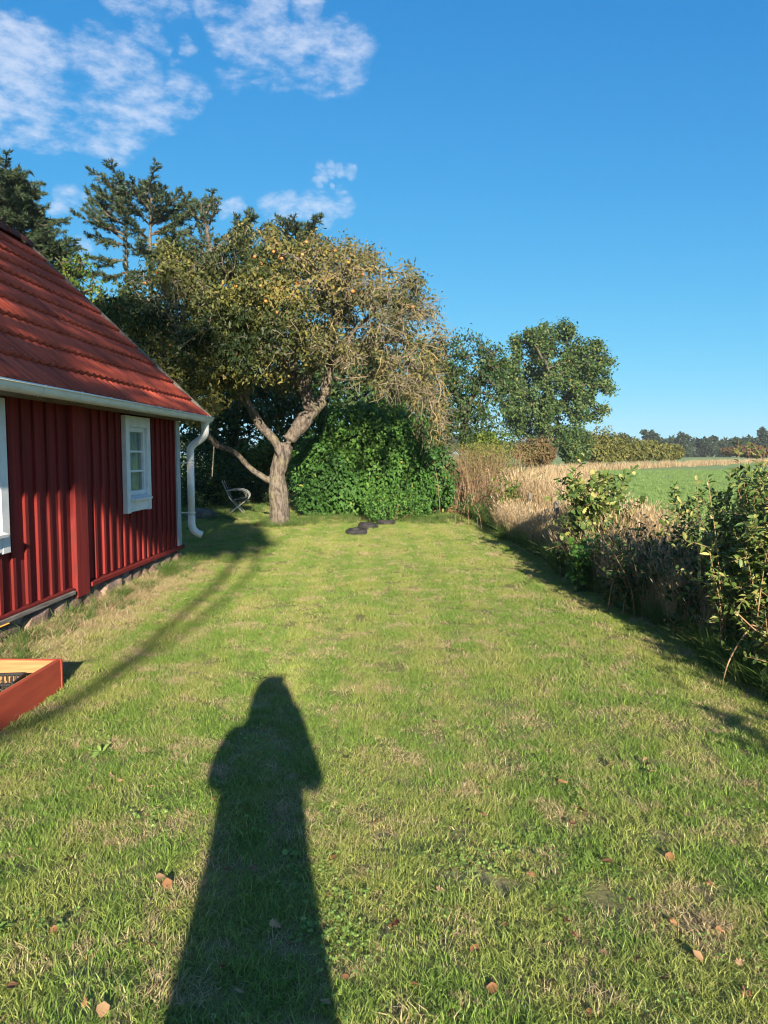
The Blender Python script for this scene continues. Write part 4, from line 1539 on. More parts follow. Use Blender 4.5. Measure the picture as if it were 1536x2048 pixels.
bush('shade_shrub', 'dark shaded shrub behind the white garden chair', 'shrub', [E(420, 940, 21.5, 55, 80, 0.7), E(400, 1000, 21, 50, 50, 0.6), E(470, 985, 22.5, 40, 45, 0.6), E(520, 985, 23, 60, 45, 0.6)], 9000, 0.10, 0.06, M['leaf_dark'], M['bark_dark'], (at(430, 950, 21.5).x, 21.5, 0), seed=22, nstem=30)
bush('shade_hedge', 'tall dark hedge closing the garden far behind the chair', 'hedge', [E(300 + 75 * i, 950 + 8 * (i % 2), 29 + 0.5 * (i % 3), 60, 85, 0.9) for i in range(8)], 15000, 0.15, 0.10, M['leaf_dark'], M['bark_dark'], (at(560, 950, 29).x, 29, 0), seed=23, nstem=24)


# ================================================================== conifers
def conifer(name, label, trunk_pts, r0, branches, seed, needle_len=0.21):
    """branches: list of polylines; each gets side twigs set with needle sprays"""
    g = np.random.default_rng(seed)
    base = np.array(trunk_pts[0])
    root = empty(name, tuple(base))
    tag(root, label, 'tree', 'wind-blown conifers')
    tp = smooth_path(trunk_pts, 6)
    st = [tube_vf([Vector(np.array(p) - base) for p in tp], np.linspace(r0, 0.03, len(tp)), 8)]
    P, Dr, N = [], [], []
    for br in branches:
        pth = smooth_path(br, 6)
        A = np.array([tuple(p) for p in pth])
        L = np.linalg.norm(A[-1] - A[0])
        st.append(tube_vf([Vector(a - base) for a in A], np.linspace(0.03 + 0.016 * L, 0.012, len(A)), 5, False))
        m = max(4, int(L * 6.5))
        for i in range(m):
            t = 0.22 + 0.78 * (i + g.uniform(0, 1)) / m
            q = t * (len(A) - 1)
            j = min(int(q), len(A) - 2)
            c = A[j] + (A[j + 1] - A[j]) * (q - j)
            along = unit(A[j + 1] - A[j])
            side = np.cross(along, [0, 0, 1.0])
            side = side / max(np.linalg.norm(side), 1e-6)
            sgn = 1 if i % 2 else -1
            tl = g.uniform(0.22, 0.7) * (0.5 + 0.5 * min(1, L / 3)) * (1.15 - 0.6 * t)
            dv = unit(along * g.uniform(0.5, 1.0) + side * sgn * g.uniform(0.3, 1.0) + np.array([0, 0, g.uniform(-0.6, 0.5)]))
            st.append(tube_vf([Vector(c - base), Vector(c + dv * tl - base)], [0.014, 0.006], 3, False))
            ns = int(tl * 70) + 8
            for k in range(ns):
                u = (k + g.uniform(0, 1)) / ns
                P.append(c + dv * tl * u)
                Dr.append(dv * 0.9 + g.normal(size=3) * 0.55 + np.array([0, 0, 0.18]))
                N.append(g.normal(size=3))
        # tip sprays
        for k in range(16):
            u = g.uniform(0.75, 1.0)
            j = min(int(u * (len(A) - 1)), len(A) - 2)
            P.append(A[j] + (A[j + 1] - A[j]) * g.uniform(0, 1))
            Dr.append(unit(A[-1] - A[-3]) + g.normal(size=3) * 0.4)
            N.append(g.normal(size=3))
    v, f = join_vf(st)
    mesh_obj('trunk', v, f, M['bark_spruce'], root, True)
    P, Dr, N = np.array(P), np.array(Dr), np.array(N)
    leaf_obj('crown', P - base, Dr, N, needle_len * g.uniform(0.6, 1.2, len(P)), needle_len * 0.15 * g.uniform(0.7, 1.2, len(P)), M['needle'], root)
    return root


def whorl(px0, py0, px1, py1, Y, lean=0):
    pass


def cbranches(trunk_px, Y, specs, g):
    """specs: (start_px, start_py, end_px, end_py, depth) plus filler towards and away from the viewer"""
    out = []
    for sx, sy, ex, ey, dz in specs:
        a = at(sx, sy, Y)
        e = at(ex, ey, Y + dz)
        mid = a.lerp(e, 0.5) + Vector((g.normal() * 0.1, g.normal() * 0.1, -0.10 * (e - a).length + 0.05))
        out.append([a, mid, e])
        for q in range(2):
            k = Y / FPX
            j = g.uniform(0.05, 0.5)
            a2 = a.lerp(e, j)
            e2 = e + Vector((g.normal() * 17 * k, g.normal() * 1.1, g.normal() * 6 * k - 4 * k))
            m2 = a2.lerp(e2, 0.5) + Vector((g.normal() * 0.1, g.normal() * 0.1, -0.07 * (e2 - a2).length))
            out.append([a2, m2, e2])
    return out


g1 = np.random.default_rng(31)
Yc = 36
# leftmost spruce
sp1 = []
for i in range(30):
    sy = 345 + i * 7.5
    ln = 14 + (sy - 320) * 0.62
    for s_ in (-1, 1):
        ex = 12 + s_ * ln * g1.uniform(0.6, 1.12)
        sp1.append((12, sy, ex, sy - g1.uniform(-8, 16), g1.normal() * 1.2))
    sp1.append((12, sy, 12 + g1.normal() * ln * 0.4, sy - g1.uniform(-4, 14), g1.choice([-1, 1]) * g1.uniform(0.4, 1.0) * ln / 40))
conifer('spruce_tree', 'dark spruce rising behind the roof ridge at the picture edge', [Vector((at(12, 900, Yc).x, Yc, 0)), at(12, 650, Yc), at(12, 320, Yc)], 0.22, cbranches(12, Yc, sp1, g1), 31)
# the wide wind-blown one
Yc = 38
sp2 = [(250, 470, 165, 420, -0.6), (250, 450, 175, 385, 0.3), (255, 430, 185, 370, -0.9), (258, 410, 205, 350, 0.6), (262, 400, 235, 352, 0.0), (250, 490, 195, 470, 0.7), (248, 480, 180, 400, 0.5),
       (262, 440, 220, 395, 1.1), (300, 420, 255, 365, -0.8), (300, 410, 285, 366, 0.4), (302, 400, 330, 375, 0.0), (300, 430, 365, 385, -0.9), (302, 450, 380, 390, 0.6), (302, 440, 345, 400, 0.9), (300, 470, 385, 425, -0.5), (300, 470, 350, 440, -1.2), (298, 480, 260, 440, -1.0),
       (300, 490, 375, 460, 0.9), (300, 500, 360, 490, -0.8), (300, 520, 385, 500, 0.4), (302, 540, 380, 535, -0.6), (300, 500, 255, 490, 0.7), (250, 520, 190, 515, 0.4), (250, 545, 215, 560, -0.4), (300, 450, 250, 400, -1.3), (300, 430, 270, 380, 1.2), (300, 420, 315, 372, 1.2), (300, 455, 335, 415, 1.4), (298, 510, 330, 500, -1.4), (300, 540, 265, 545, -0.9), (300, 550, 350, 560, 0.9)]
conifer('spruce_tree', 'wide flat topped spruce with pale bare stem above the apple tree', [Vector((at(300, 900, Yc).x, Yc, 0)), at(303, 640, Yc), at(300, 500, Yc), at(303, 375, Yc)], 0.20,
        cbranches(300, Yc, sp2, g1) + [[at(253, 650, Yc), at(253, 560, Yc), at(252, 470, Yc), at(262, 395, Yc)], [at(302, 690, Yc), at(275, 670, Yc), at(253, 640, Yc)]], 32)
# two-armed one
sp3 = [(428, 540, 400, 460, -0.4), (424, 500, 385, 430, 0.3), (415, 460, 395, 405, 0.0), (415, 460, 428, 400, 0.3), (405, 440, 368, 400, -0.5), (410, 430, 420, 395, 0.5), (425, 510, 440, 480, -0.6), (428, 545, 470, 520, 0.5), (430, 520, 395, 500, 0.7), (430, 560, 480, 545, -0.5), (430, 560, 390, 545, 0.5),
       (455, 475, 490, 455, 0.0), (470, 470, 505, 430, 0.1), (478, 462, 470, 440, 0.0), (485, 458, 495, 425, 0.1), (475, 466, 500, 445, 0.3), (430, 485, 500, 440, 0.0)]
Yc = 34
conifer('spruce_tree', 'thin ragged spruce with one long arm reaching towards the small cloud', [Vector((at(432, 900, Yc).x, Yc, 0)), at(432, 640, Yc), at(428, 540, Yc), at(410, 440, Yc), at(405, 405, Yc)], 0.14, cbranches(430, Yc, sp3, g1), 33, 0.19)
sp4 = [(590, 480, 545, 455, 0), (590, 470, 565, 450, 0.3), (592, 465, 600, 448, 0), (592, 475, 628, 455, -0.2), (592, 490, 620, 470, 0.3), (590, 500, 550, 480, -0.5), (590, 520, 630, 500, 0.5), (590, 520, 555, 510, 0.5), (590, 470, 580, 452, -0.4), (592, 480, 615, 452, 0.4), (590, 500, 530, 470, 0.4)]
conifer('spruce_tree', 'dark conifer tip peeping over the top of the apple crown', [Vector((at(592, 900, Yc).x, Yc, 0)), at(592, 640, Yc), at(592, 450, Yc)], 0.15, cbranches(592, Yc, sp4, g1), 34, 0.19)

# ================================================================== the field oak and far trees
YO = 82
ob = at(1090, 900, YO)
ocl = []
go_ = np.random.default_rng(5)
while len(ocl) < 108:
    a_, r_ = go_.uniform(0, 6.28), math.sqrt(go_.uniform(0.05, 1))
    ox, oy, od = 112 * r_ * math.cos(a_), 116 * r_ * math.sin(a_), go_.uniform(-1, 1)
    ocl.append(E(1106 + ox, 768 + oy, YO + od * 4.6 * math.sqrt(max(0.05, 1 - r_ * r_)), go_.uniform(12, 25), go_.uniform(10, 20)))
ocl += [E(1205, 815, YO, 17, 15), E(1195, 700, YO, 24, 26), E(1000, 740, YO, 20, 30), E(1040, 690, YO, 26, 20), E(1120, 655, YO, 34, 16), E(1160, 835, YO, 26, 16), E(1030, 860, YO, 26, 20)]
make_tree('field_oak', 'tall broad oak standing alone at the field edge', 'tree',
          [(None, [Vector((ob.x, YO, 0)), Vector((ob.x, YO, 3.2)), at(1090, 800, YO), at(1095, 740, YO)]), (0, [at(1090, 830, YO), at(1140, 790, YO - 1), at(1180, 760, YO)]), (0, [at(1090, 830, YO), at(1050, 790, YO + 1), at(1030, 750, YO)]), (0, [at(1090, 800, YO), at(1100, 760, YO - 3), at(1090, 720, YO - 4)]), (0, [at(1090, 800, YO), at(1120, 750, YO + 3), at(1130, 720, YO + 3)])],
          ocl, 3600, 0.60, 7.0, 0.72, 0.02, 0.55, M['bark_dark'], M['leaf_oak'], 40, 0.28, 0.34, 0.25, 0.10, droop=0.4)


def far_bush(px, py, Y, rx, rz, mt, name, label, group, nleaf=2600, seed=40, lump=0.12):
    cl_ = [E(px, py, Y, rx, rz, rx * Y / FPX * 0.8)]
    for q in range(4):
        cl_.append(E(px + rng.uniform(-0.6, 0.6) * rx, py + rng.uniform(-0.1, 0.5) * rz, Y + rng.uniform(-1, 1), rx * rng.uniform(0.45, 0.65), rz * rng.uniform(0.5, 0.8)))
    b = at(px, py, Y)
    Ls = 0.0036 * Y
    return bush(name, label, 'bush', cl_, nleaf, Ls, Ls * 0.7, M[mt], M['bark_dark'], (b.x, Y, 0), group, lump, 2.5 / (rx * Y / FPX), nstem=6, seed=seed, zmin=0.0, inner=0.3)


fb = [
    (1072, 902, 66, 36, 26, 'leaf_rust', 'russet brown bush beneath the oak crown'),
    (1150, 890, 70, 32, 32, 'leaf_oak', 'dark green rounded bush at the oak foot'),
    (1190, 892, 92, 36, 30, 'leaf_willow', 'tall olive hedge bush just past the oak foot'),
    (1222, 896, 98, 30, 24, 'leaf_willow', 'olive hedge bush with browner top, second past the oak'),
    (1258, 898, 104, 34, 20, 'leaf_willow', 'yellowish hedge bush in the middle of the hedgerow'),
    (1295, 899, 110, 34, 17, 'leaf_willow', 'broad pale green bush in the hedgerow, third from its end'),
    (1320, 904, 116, 24, 13, 'leaf_willow', 'low flat bush in the hedgerow beside its end bush'),
    (1346, 903, 122, 18, 12, 'leaf_willow', 'small pale rounded bush at the far end of the hedgerow'),
    (1500, 901, 180, 50, 9, 'leaf_rust', 'long low russet bush across the field'),
    (975, 890, 34, 45, 38, 'leaf_bright', 'light green shrub between hedge thicket and ash tree'),
]
for i, (px, py, Y, rx, rz, mt, lab) in enumerate(fb):
    far_bush(px, py, Y, rx, rz, mt, 'field_bush', lab, 'bushes along the field', 5600, 40 + i)

# far row of trees: each its own trunk and crown
far = [(1240, 877, 330, 20, 13, 'dark round tree crown showing over the hedgerow'), (1302, 876, 340, 18, 16, 'dark airy tree with gaps over the hedgerow end'), (1328, 886, 345, 16, 14, 'dark tree leaning on the airy one over the hedgerow'),
       (1366, 886, 350, 20, 22, 'dark pointed tree like a spire in the far row'), (1418, 884, 360, 17, 13, 'pale thin round tree in the far row'), (1445, 893, 360, 20, 11, 'low dark tree beside the pale thin one'), (1488, 888, 350, 17, 13, 'dark dome shaped tree behind the russet bush'), (1532, 880, 350, 17, 22, 'tall dim tree at the far end of the row'),
       (1392, 897, 365, 18, 10, 'low dark tree right after the spire shaped one'), (1040, 896, 300, 22, 12, 'dim far tree seen under the oak branches')]
for i, (px, py, Y, rx, rz, lab) in enumerate(far):
    b = at(px, py, Y)
    root = empty('far_tree', (b.x, Y, 0))
    tag(root, lab, 'tree', 'far trees across the field')
    k = Y / FPX
    cl_ = [E(px, py + rz * 0.3, Y, rx * 0.85, rz * 0.7), E(px + 3, py + rz, Y, rx * 0.9, max(6, 907 - py - rz) + 6)]
    for q in range(7):
        cl_.append(E(px + rng.uniform(-0.75, 0.75) * rx * (0.5 if i == 3 else 1), py + rng.uniform(-0.8, 0.6) * rz, Y + rng.uniform(-2, 2), rx * rng.uniform(0.22, 0.42), rz * rng.uniform(0.25, 0.42)))
    P = sample_ellipsoids(cl_, 2600, 0.35)
    P = P[P[:, 2] > 0.1]
    n_ = len(P)
    leaf_obj('crown', P - np.array([b.x, Y, 0]), rand_dirs(n_), rand_dirs(n_) + np.array([0, -0.3, 0.5]), rng.uniform(0.7, 1.5, n_), rng.uniform(0.5, 1.0, n_), M['leaf_far'], root)
    st = [tube_vf([Vector((0, 0, 0)), Vector((0.1, 0, b.z * 0.5)), Vector((0, 0, b.z + rz * k * 0.4))], [0.45, 0.35, 0.12], 6)]
    for q in range(6):
        c = np.array(cl_[rng.integers(len(cl_))][:3]) - np.array([b.x, Y, 0])
        st.append(tube_vf([Vector((0, 0, b.z * rng.uniform(0.3, 0.7))), Vector(c)], [0.2, 0.06], 4, False))
    v, f = join_vf(st)
    mesh_obj('trunk', v, f, M['bark_dark'], root)
# the low far wood that reads as one mass
nfw = 22000
X = rng.uniform(-160, 420, nfw)
top = 6.5 + 2.4 * np.sin(X * 0.045) + 1.5 * np.sin(X * 0.13 + 2) + 0.8 * np.sin(X * 0.41)
Pf = np.stack([X, 366 + rng.uniform(-6, 6, nfw), rng.uniform(0.2, 1, nfw) ** 0.7 * top], axis=1)
fw = leaf_obj('far_wood', Pf, rand_dirs(nfw), rand_dirs(nfw) + np.array([0, -0.5, 0.4]), rng.uniform(1.6, 3.2, nfw), rng.uniform(1.2, 2.2, nfw), M['leaf_far'], None)
tag(fw, 'low dark far wood closing the field at the horizon', 'wood', kind='stuff')

# ================================================================== grass tools
def blade_mesh(name, n, radius, h0, h1, w0, w1, lean, mat, levels=2, live=(0.05, 1.05), heads=0.0, seed=1, clumped=0.0):
    """a tuft of bent blades as one small mesh"""
    g = np.random.default_rng(seed)
    V, F, tint, liv = [], [], [], []
    for i in range(n):
        a = g.uniform(0, 6.283)
        r = radius * math.sqrt(g.uniform(0, 1)) * (1 - clumped)
        bx, by = r * math.cos(a), r * math.sin(a)
        h = g.uniform(h0, h1)
        w = g.uniform(w0, w1)
        az = g.uniform(0, 6.283)
        ln = lean * g.uniform(0.15, 1.0) * h
        dx, dy = math.cos(az), math.sin(az)
        fz = g.uniform(0, 6.283)
        sx, sy = math.cos(fz) * w / 2, math.sin(fz) * w / 2
        b0 = len(V)
        for k in range(levels):
            t = k / levels
            q = t * t
            ww = 1 - 0.35 * t
            cx, cy, cz = bx + dx * ln * q, by + dy * ln * q, h * t * (1 - 0.22 * lean * t * 0.5)
            V += [(cx - sx * ww, cy - sy * ww, cz), (cx + sx * ww, cy + sy * ww, cz)]
        V.append((bx + dx * ln, by + dy * ln, h * (1 - 0.11 * lean)))
        for k in range(levels - 1):
            j = b0 + 2 * k
            F += [(j, j + 1, j + 3), (j, j + 3, j + 2)]
        j = b0 + 2 * (levels - 1)
        F.append((j, j + 1, j + 2))
        nv = 2 * levels + 1
        if heads and g.uniform() < heads:
            tip = np.array(V[-1])
            d = np.array([dx * 0.5, dy * 0.5, 0.8])
            d /= np.linalg.norm(d)
            s = np.array([-dy, dx, 0]) * 0.010
            b1 = len(V)
            V += [tuple(tip - d * 0.02), tuple(tip + d * 0.05 + s), tuple(tip + d * 0.13), tuple(tip + d * 0.05 - s)]
            F += [(b1, b1 + 1, b1 + 2), (b1, b1 + 2, b1 + 3)]
            nv += 4
        tint += [g.uniform(0, 1)] * nv
        liv += [g.uniform(*live)] * nv
    return np_mesh(name, np.array(V), np.array(F), mat, {'tint': np.array(tint), 'live': np.array(liv)})


def scatter(name, meshes, pts, scale, idx, label, cat, tilt=0.0):
    """one object that sets out the tufts on its points"""
    pts = np.asarray(pts, float)
    n = len(pts)
    coll = bpy.data.collections.new(name + '_tufts')
    for i, me in enumerate(meshes):
        coll.objects.link(bpy.data.objects.new('%s_tuft_%02d' % (name, i), me))
    me = bpy.data.meshes.new(name)
    me.vertices.add(n)
    me.vertices.foreach_set('co', pts.astype(np.float32).ravel())
    a = me.attributes.new('rot', 'FLOAT_VECTOR', 'POINT')
    rot = np.stack([rng.normal(0, tilt, n), rng.normal(0, tilt, n), rng.uniform(0, 6.283, n)], axis=1)
    a.data.foreach_set('vector', rot.astype(np.float32).ravel())
    a = me.attributes.new('siz', 'FLOAT', 'POINT')
    a.data.foreach_set('value', np.asarray(scale, np.float32))
    a = me.attributes.new('pick', 'INT', 'POINT')
    a.data.foreach_set('value', np.asarray(idx, np.int32))
    me.update()
    o = link(bpy.data.objects.new(name, me))
    ng = bpy.data.node_groups.new(name + '_nodes', 'GeometryNodeTree')
    ng.interface.new_socket('Geometry', in_out='INPUT', socket_type='NodeSocketGeometry')
    ng.interface.new_socket('Geometry', in_out='OUTPUT', socket_type='NodeSocketGeometry')
    gi = ng.nodes.new('NodeGroupInput')
    go = ng.nodes.new('NodeGroupOutput')
    ip = ng.nodes.new('GeometryNodeInstanceOnPoints')
    ci = ng.nodes.new('GeometryNodeCollectionInfo')
    ci.inputs['Collection'].default_value = coll
    ci.inputs['Separate Children'].default_value = True
    ci.inputs['Reset Children'].default_value = True
    ip.inputs['Pick Instance'].default_value = True

    def named(nm, ty):
        x = ng.nodes.new('GeometryNodeInputNamedAttribute')
        x.data_type = ty
        x.inputs['Name'].default_value = nm
        return x.outputs['Attribute']
    ng.links.new(gi.outputs[0], ip.inputs['Points'])
    ng.links.new(ci.outputs[0], ip.inputs['Instance'])
    ng.links.new(named('pick', 'INT'), ip.inputs['Instance Index'])
    ng.links.new(named('rot', 'FLOAT_VECTOR'), ip.inputs['Rotation'])
    ng.links.new(named('siz', 'FLOAT'), ip.inputs['Scale'])
    ng.links.new(ip.outputs[0], go.inputs[0])
    md = o.modifiers.new('tufts', 'NODES')
    md.node_group = ng
    tag(o, label, cat, kind='stuff')
    return o


def house_local(x, y):
    """coordinates in the cottage's frame"""
    c, s = math.cos(-HROT), math.sin(-HROT)
    dx, dy = x - HOUSE.x, y - HOUSE.y
    return c * dx - s * dy, s * dx + c * dy


def free_lawn(p, margin=0.0):
    x, y = p[:, 0], p[:, 1]
    lx, ly = house_local(x, y)
    ok = ~((lx < 0.02) & (lx > -4.5) & (ly < 0.03) & (ly > -LEN))
    ok &= ~((x < B0.x + 0.03) & (x > B0.x - BW - 0.05) & (y < B0.y + 0.03) & (y > B0.y - BL))
    ok &= np.hypot(x - ab.x, y - ab.y) > 0.27
    ok &= x < hedge_x(np.minimum(y, 21.5)) + 0.25 + margin
    return ok


# ------------------------------------------------------------------ lawn
tufts = [blade_mesh('lawn_tuft', 105, 0.075, 0.013, 0.036, 0.0022, 0.0036, 1.7, M['grass'], 2, seed=100 + i) for i in range(6)]
tufts += [blade_mesh('lawn_tuft', 80, 0.085, 0.020, 0.048, 0.0024, 0.0040, 1.5, M['grass'], 2, (0.3, 1.2), seed=110 + i) for i in range(2)]
tufts += [blade_mesh('lawn_tuft', 85, 0.08, 0.010, 0.026, 0.0024, 0.004, 2.4, M['grass'], 2, (-0.35, 0.55), seed=120 + i) for i in range(2)]
pts = []
for y0, y1, dens in ((0.9, 3.5, 340), (3.5, 6.5, 280), (6.5, 11, 170), (11, 17, 100), (17, 33, 50)):
    xl, xr = -0.62 * y1 - 1.2, min(0.6 * y1 + 1.0, 3.2)
    n = int((y1 - y0) * (xr - xl) * dens)
    x = rng.uniform(xl, xr, n)
    y = rng.uniform(y0, y1, n)
    keep = (x > -0.60 * y - 1.2)
    pts.append(np.stack([x[keep], y[keep]], axis=1))
p = np.concatenate(pts)
p = p[free_lawn(p)]
z = lawn_z(p[:, 0], p[:, 1]) + 0.018
tn = WaveNoise(4.2, 14, 77)(np.column_stack([p, np.zeros(len(p))]))
u = rng.uniform(0, 1, len(p))
idx = np.where(u < 0.15 + 0.10 * tn, 6 + (u * 1000).astype(int) % 2, np.where(u > 0.84 + 0.10 * tn, 8 + (u * 1000).astype(int) % 2, (u * 1000).astype(int) % 6))
sc_ = rng.uniform(0.75, 1.2, len(p)) * np.where(p[:, 1] > 11, 1.45, np.where(p[:, 1] > 6.5, 1.15, 1.0))
scatter('lawn_grass', tufts, np.column_stack([p, z]), sc_, idx, 'short mown lawn grass with worn straw coloured patches', 'grass', tilt=0.10)

# broad-leaved weeds in the lawn: clover patches and rosettes


def clover_mesh(seed):
    g = np.random.default_rng(seed)
    n = 26
    P = np.column_stack([g.normal(0, 0.05, n), g.normal(0, 0.05, n), g.uniform(0.010, 0.030, n)])
    a = g.uniform(0, 6.28, n)
    P = np.repeat(P, 3, axis=0)
    a = np.repeat(a, 3) + np.tile([0, 2.09, 4.19], n)
    Dr = np.column_stack([np.cos(a), np.sin(a), g.normal(0, 0.15, 3 * n)])
    N = np.column_stack([g.normal(0, 0.5, 3 * n), g.normal(-0.5, 0.5, 3 * n), np.ones(3 * n)])
    V, F, k = leaves_vf(P, Dr, N, 0.0095, 0.0095, LEAF_A)
    return np_mesh('clover', V, F, M['weed'], {'tint': np.repeat(np.repeat(g.uniform(0, 1, n), 3), k)})


def rosette_mesh(seed, L=0.050, W=0.016, n=10):
    g = np.random.default_rng(seed)
    a = g.uniform(0, 6.28, n)
    P = np.column_stack([0.006 * np.cos(a), 0.006 * np.sin(a), g.uniform(0.008, 0.02, n)])
    Dr = np.column_stack([np.cos(a), np.sin(a), g.uniform(0.15, 0.6, n)])
    N = np.column_stack([g.normal(0, 0.4, (n, 2)), np.ones(n)])
    V, F, k = leaves_vf(P, Dr, N, L * g.uniform(0.6, 1.2, n), W * g.uniform(0.7, 1.3, n), LEAF_B)
    return np_mesh('rosette', V, F, M['weed'], {'tint': np.repeat(g.uniform(0, 1, n), k)})


wm = [clover_mesh(200 + i) for i in range(3)] + [rosette_mesh(210 + i) for i in range(3)] + [rosette_mesh(220, 0.05, 0.036, 6)]
n = 5200
y = 0.9 + 15 * rng.uniform(0, 1, n) ** 1.5
x = rng.uniform(-1, 1, n) * (0.6 * y + 0.9)
p = np.column_stack([x, y])
wv = WaveNoise(3.0, 14, 55)(np.column_stack([p, np.zeros(n)]))
keep = free_lawn(p, -0.2) & (wv > 0.55) & (rng.uniform(0, 1, n) < np.clip(wv - 0.55, 0, 0.28))
p = p[keep]
extra = np.array([tuple(gp(575, 1730))[:2], tuple(gp(590, 1725))[:2], tuple(gp(1135, 1480))[:2], tuple(gp(1120, 1500))[:2], tuple(gp(1150, 1455))[:2], tuple(gp(720, 1930))[:2], tuple(gp(200, 1610))[:2], tuple(gp(150, 1600))[:2], tuple(gp(1100, 1460))[:2]])
p = np.concatenate([p, extra])
scatter('lawn_weeds', wm, np.column_stack([p, lawn_z(p[:, 0], p[:, 1]) + 0.02]), rng.uniform(0.7, 1.25, len(p)), rng.choice([0] * 8 + [1] * 8 + [2] * 8 + [3, 4, 6], len(p)), 'clover and broad leaved weeds scattered through the lawn', 'weeds', 0.1)

# longer uncut grass along the footing, round the trunk and the tyres
long_t = [blade_mesh('long_tuft', 46, 0.09, 0.08, 0.22, 0.004, 0.007, 1.3, M['tallgrass'], 3, seed=300 + i) for i in range(3)] + [blade_mesh('long_tuft', 50, 0.10, 0.05, 0.15, 0.003, 0.005, 1.8, M['straw'], 3, seed=310 + i) for i in range(2)]
pl = []
for i in range(330):
    ly = -LEN * rng.uniform(0, 0.78)
    lx = abs(rng.normal(0.03, 0.20)) + 0.10
    c, s = math.cos(HROT), math.sin(HROT)
    pl.append((HOUSE.x + c * lx - s * ly, HOUSE.y + s * lx + c * ly))
for i in range(150):
    a, r = rng.uniform(0, 6.28), rng.uniform(0.27, 0.55)
    pl.append((ab.x + r * math.cos(a), ab.y + r * math.sin(a)))
for i in range(420):
    pl.append((rng.uniform(-2.3, 1.7), rng.normal(17.0, 0.5)))
for i in range(420):
    pl.append((rng.uniform(-6.5, -2.2), rng.uniform(16.6, 21.5)))
pl = np.array(pl)
dryf = (rng.uniform(0, 1, len(pl)) < np.where((pl[:, 1] < 9.3) & (pl[:, 0] < -2), 0.72, 0.16))
scatter('uncut_grass', long_t, np.column_stack([pl, np.full(len(pl), 0.015)]), rng.uniform(0.45, 1.0, len(pl)), np.where(dryf, 3 + rng.integers(0, 2, len(pl)), rng.integers(0, 3, len(pl))), 'longer uncut grass along the footing and under the trees', 'grass', 0.15)

# ------------------------------------------------------------------ hedge bank: dry grass, green grass
dry_t = [blade_mesh('dry_tuft', 60, 0.16, 0.55, 1.12, 0.004, 0.008, 0.42, M['straw'], 4, heads=0.35, seed=400 + i) for i in range(4)]
low_t = [blade_mesh('green_tuft', 60, 0.14, 0.22, 0.62, 0.006, 0.011, 1.15, M['tallgrass'], 4, seed=420 + i) for i in range(4)]
n = 2300
y = rng.uniform(4.2, 25, n)
q = rng.uniform(0, 1, n)
x = hedge_x(np.minimum(y, 21.5)) + 0.30 + q * (1.0 + 0.01 * y)
cl_n = WaveNoise(1.3, 12, 91)(np.column_stack([x, y, 0 * x]))
keep = (cl_n > -0.5) & (rng.uniform(0, 1, n) < np.where(y < 8, 0.75, 1.0))
x, y, q = x[keep], y[keep], q[keep]
sc_ = rng.uniform(0.7, 1.05, len(x)) * np.interp(y, [4, 8, 12, 16, 25], [0.66, 0.74, 0.84, 1.0, 1.0]) * np.where(q < 0.25, 0.65, 1.0)
ey = rng.uniform(5.5, 15, 620)            # low tangle leaning out towards the lawn
ex = hedge_x(ey) + rng.uniform(0.10, 0.55, 620)
x, y = np.concatenate([x, ex]), np.concatenate([y, ey])
sc_ = np.concatenate([sc_, rng.uniform(0.32, 0.62, 620)])
scatter('dry_grass', dry_t, np.column_stack([x, y, np.full(len(x), 0.05)]), sc_, rng.integers(0, 4, len(x)), 'tall pale dry grass standing along the field hedge', 'grass', 0.10)
n = 1500
y = rng.uniform(3.2, 22, n)
x = hedge_x(np.minimum(y, 21.5)) + np.abs(rng.normal(0.02, 0.28, n)) + 0.06
scatter('bank_grass', low_t, np.column_stack([x, y, np.full(n, 0.03)]), rng.uniform(0.35, 0.95, n) * np.where(y < 8, 0.6, 0.8), rng.integers(0, 4, n), 'shaded green tufted grass hanging over the lawn edge', 'grass', 0.2)
# pasture: tufts that thin out with distance, and the pale verge at its far side
fld_t = [blade_mesh('field_tuft', 90, 0.30, 0.06, 0.20, 0.010, 0.02, 0.9, M['pasture_blade'], 2, seed=440 + i) for i in range(3)]
n = 9000
y = 6 + 64 * rng.uniform(0, 1, n) ** 1.4
x = 4.6 + rng.uniform(0, 1, n) * (0.62 * y + 2)
scatter('pasture_grass', fld_t, np.column_stack([x, y, np.full(n, -0.012)]), rng.uniform(0.5, 1.0, n), rng.integers(0, 3, n), 'short green pasture grass beyond the hedge', 'grass', 0.15)
ver_t = [blade_mesh('verge_tuft', 90, 1.0, 0.6, 1.25, 0.02, 0.05, 0.5, M['straw'], 2, seed=460 + i) for i in range(3)]
line = [(6.2, 26), (8.5, 36), (11, 48), (14.5, 62), (24, 76), (34, 90), (52, 115), (80, 150), (150, 180), (260, 190)]
vp = []
for (x0, y0), (x1, y1) in zip(line[:-1], line[1:]):
    L_ = math.hypot(x1 - x0, y1 - y0)
    for k in range(int(L_ * (2.6 if y0 < 60 else 2.2))):
        t = rng.uniform()
        vp.append((x0 + (x1 - x0) * t + rng.normal(0, 0.9 + 0.004 * y0), y0 + (y1 - y0) * t + rng.normal(0, 0.8 + 0.008 * y0), 0))
vp = np.array(vp)
scatter('field_verge', ver_t, vp, rng.uniform(0.4, 0.85, len(vp)), rng.integers(0, 3, len(vp)), 'pale dry grass verge bordering the green field', 'grass', 0.1)


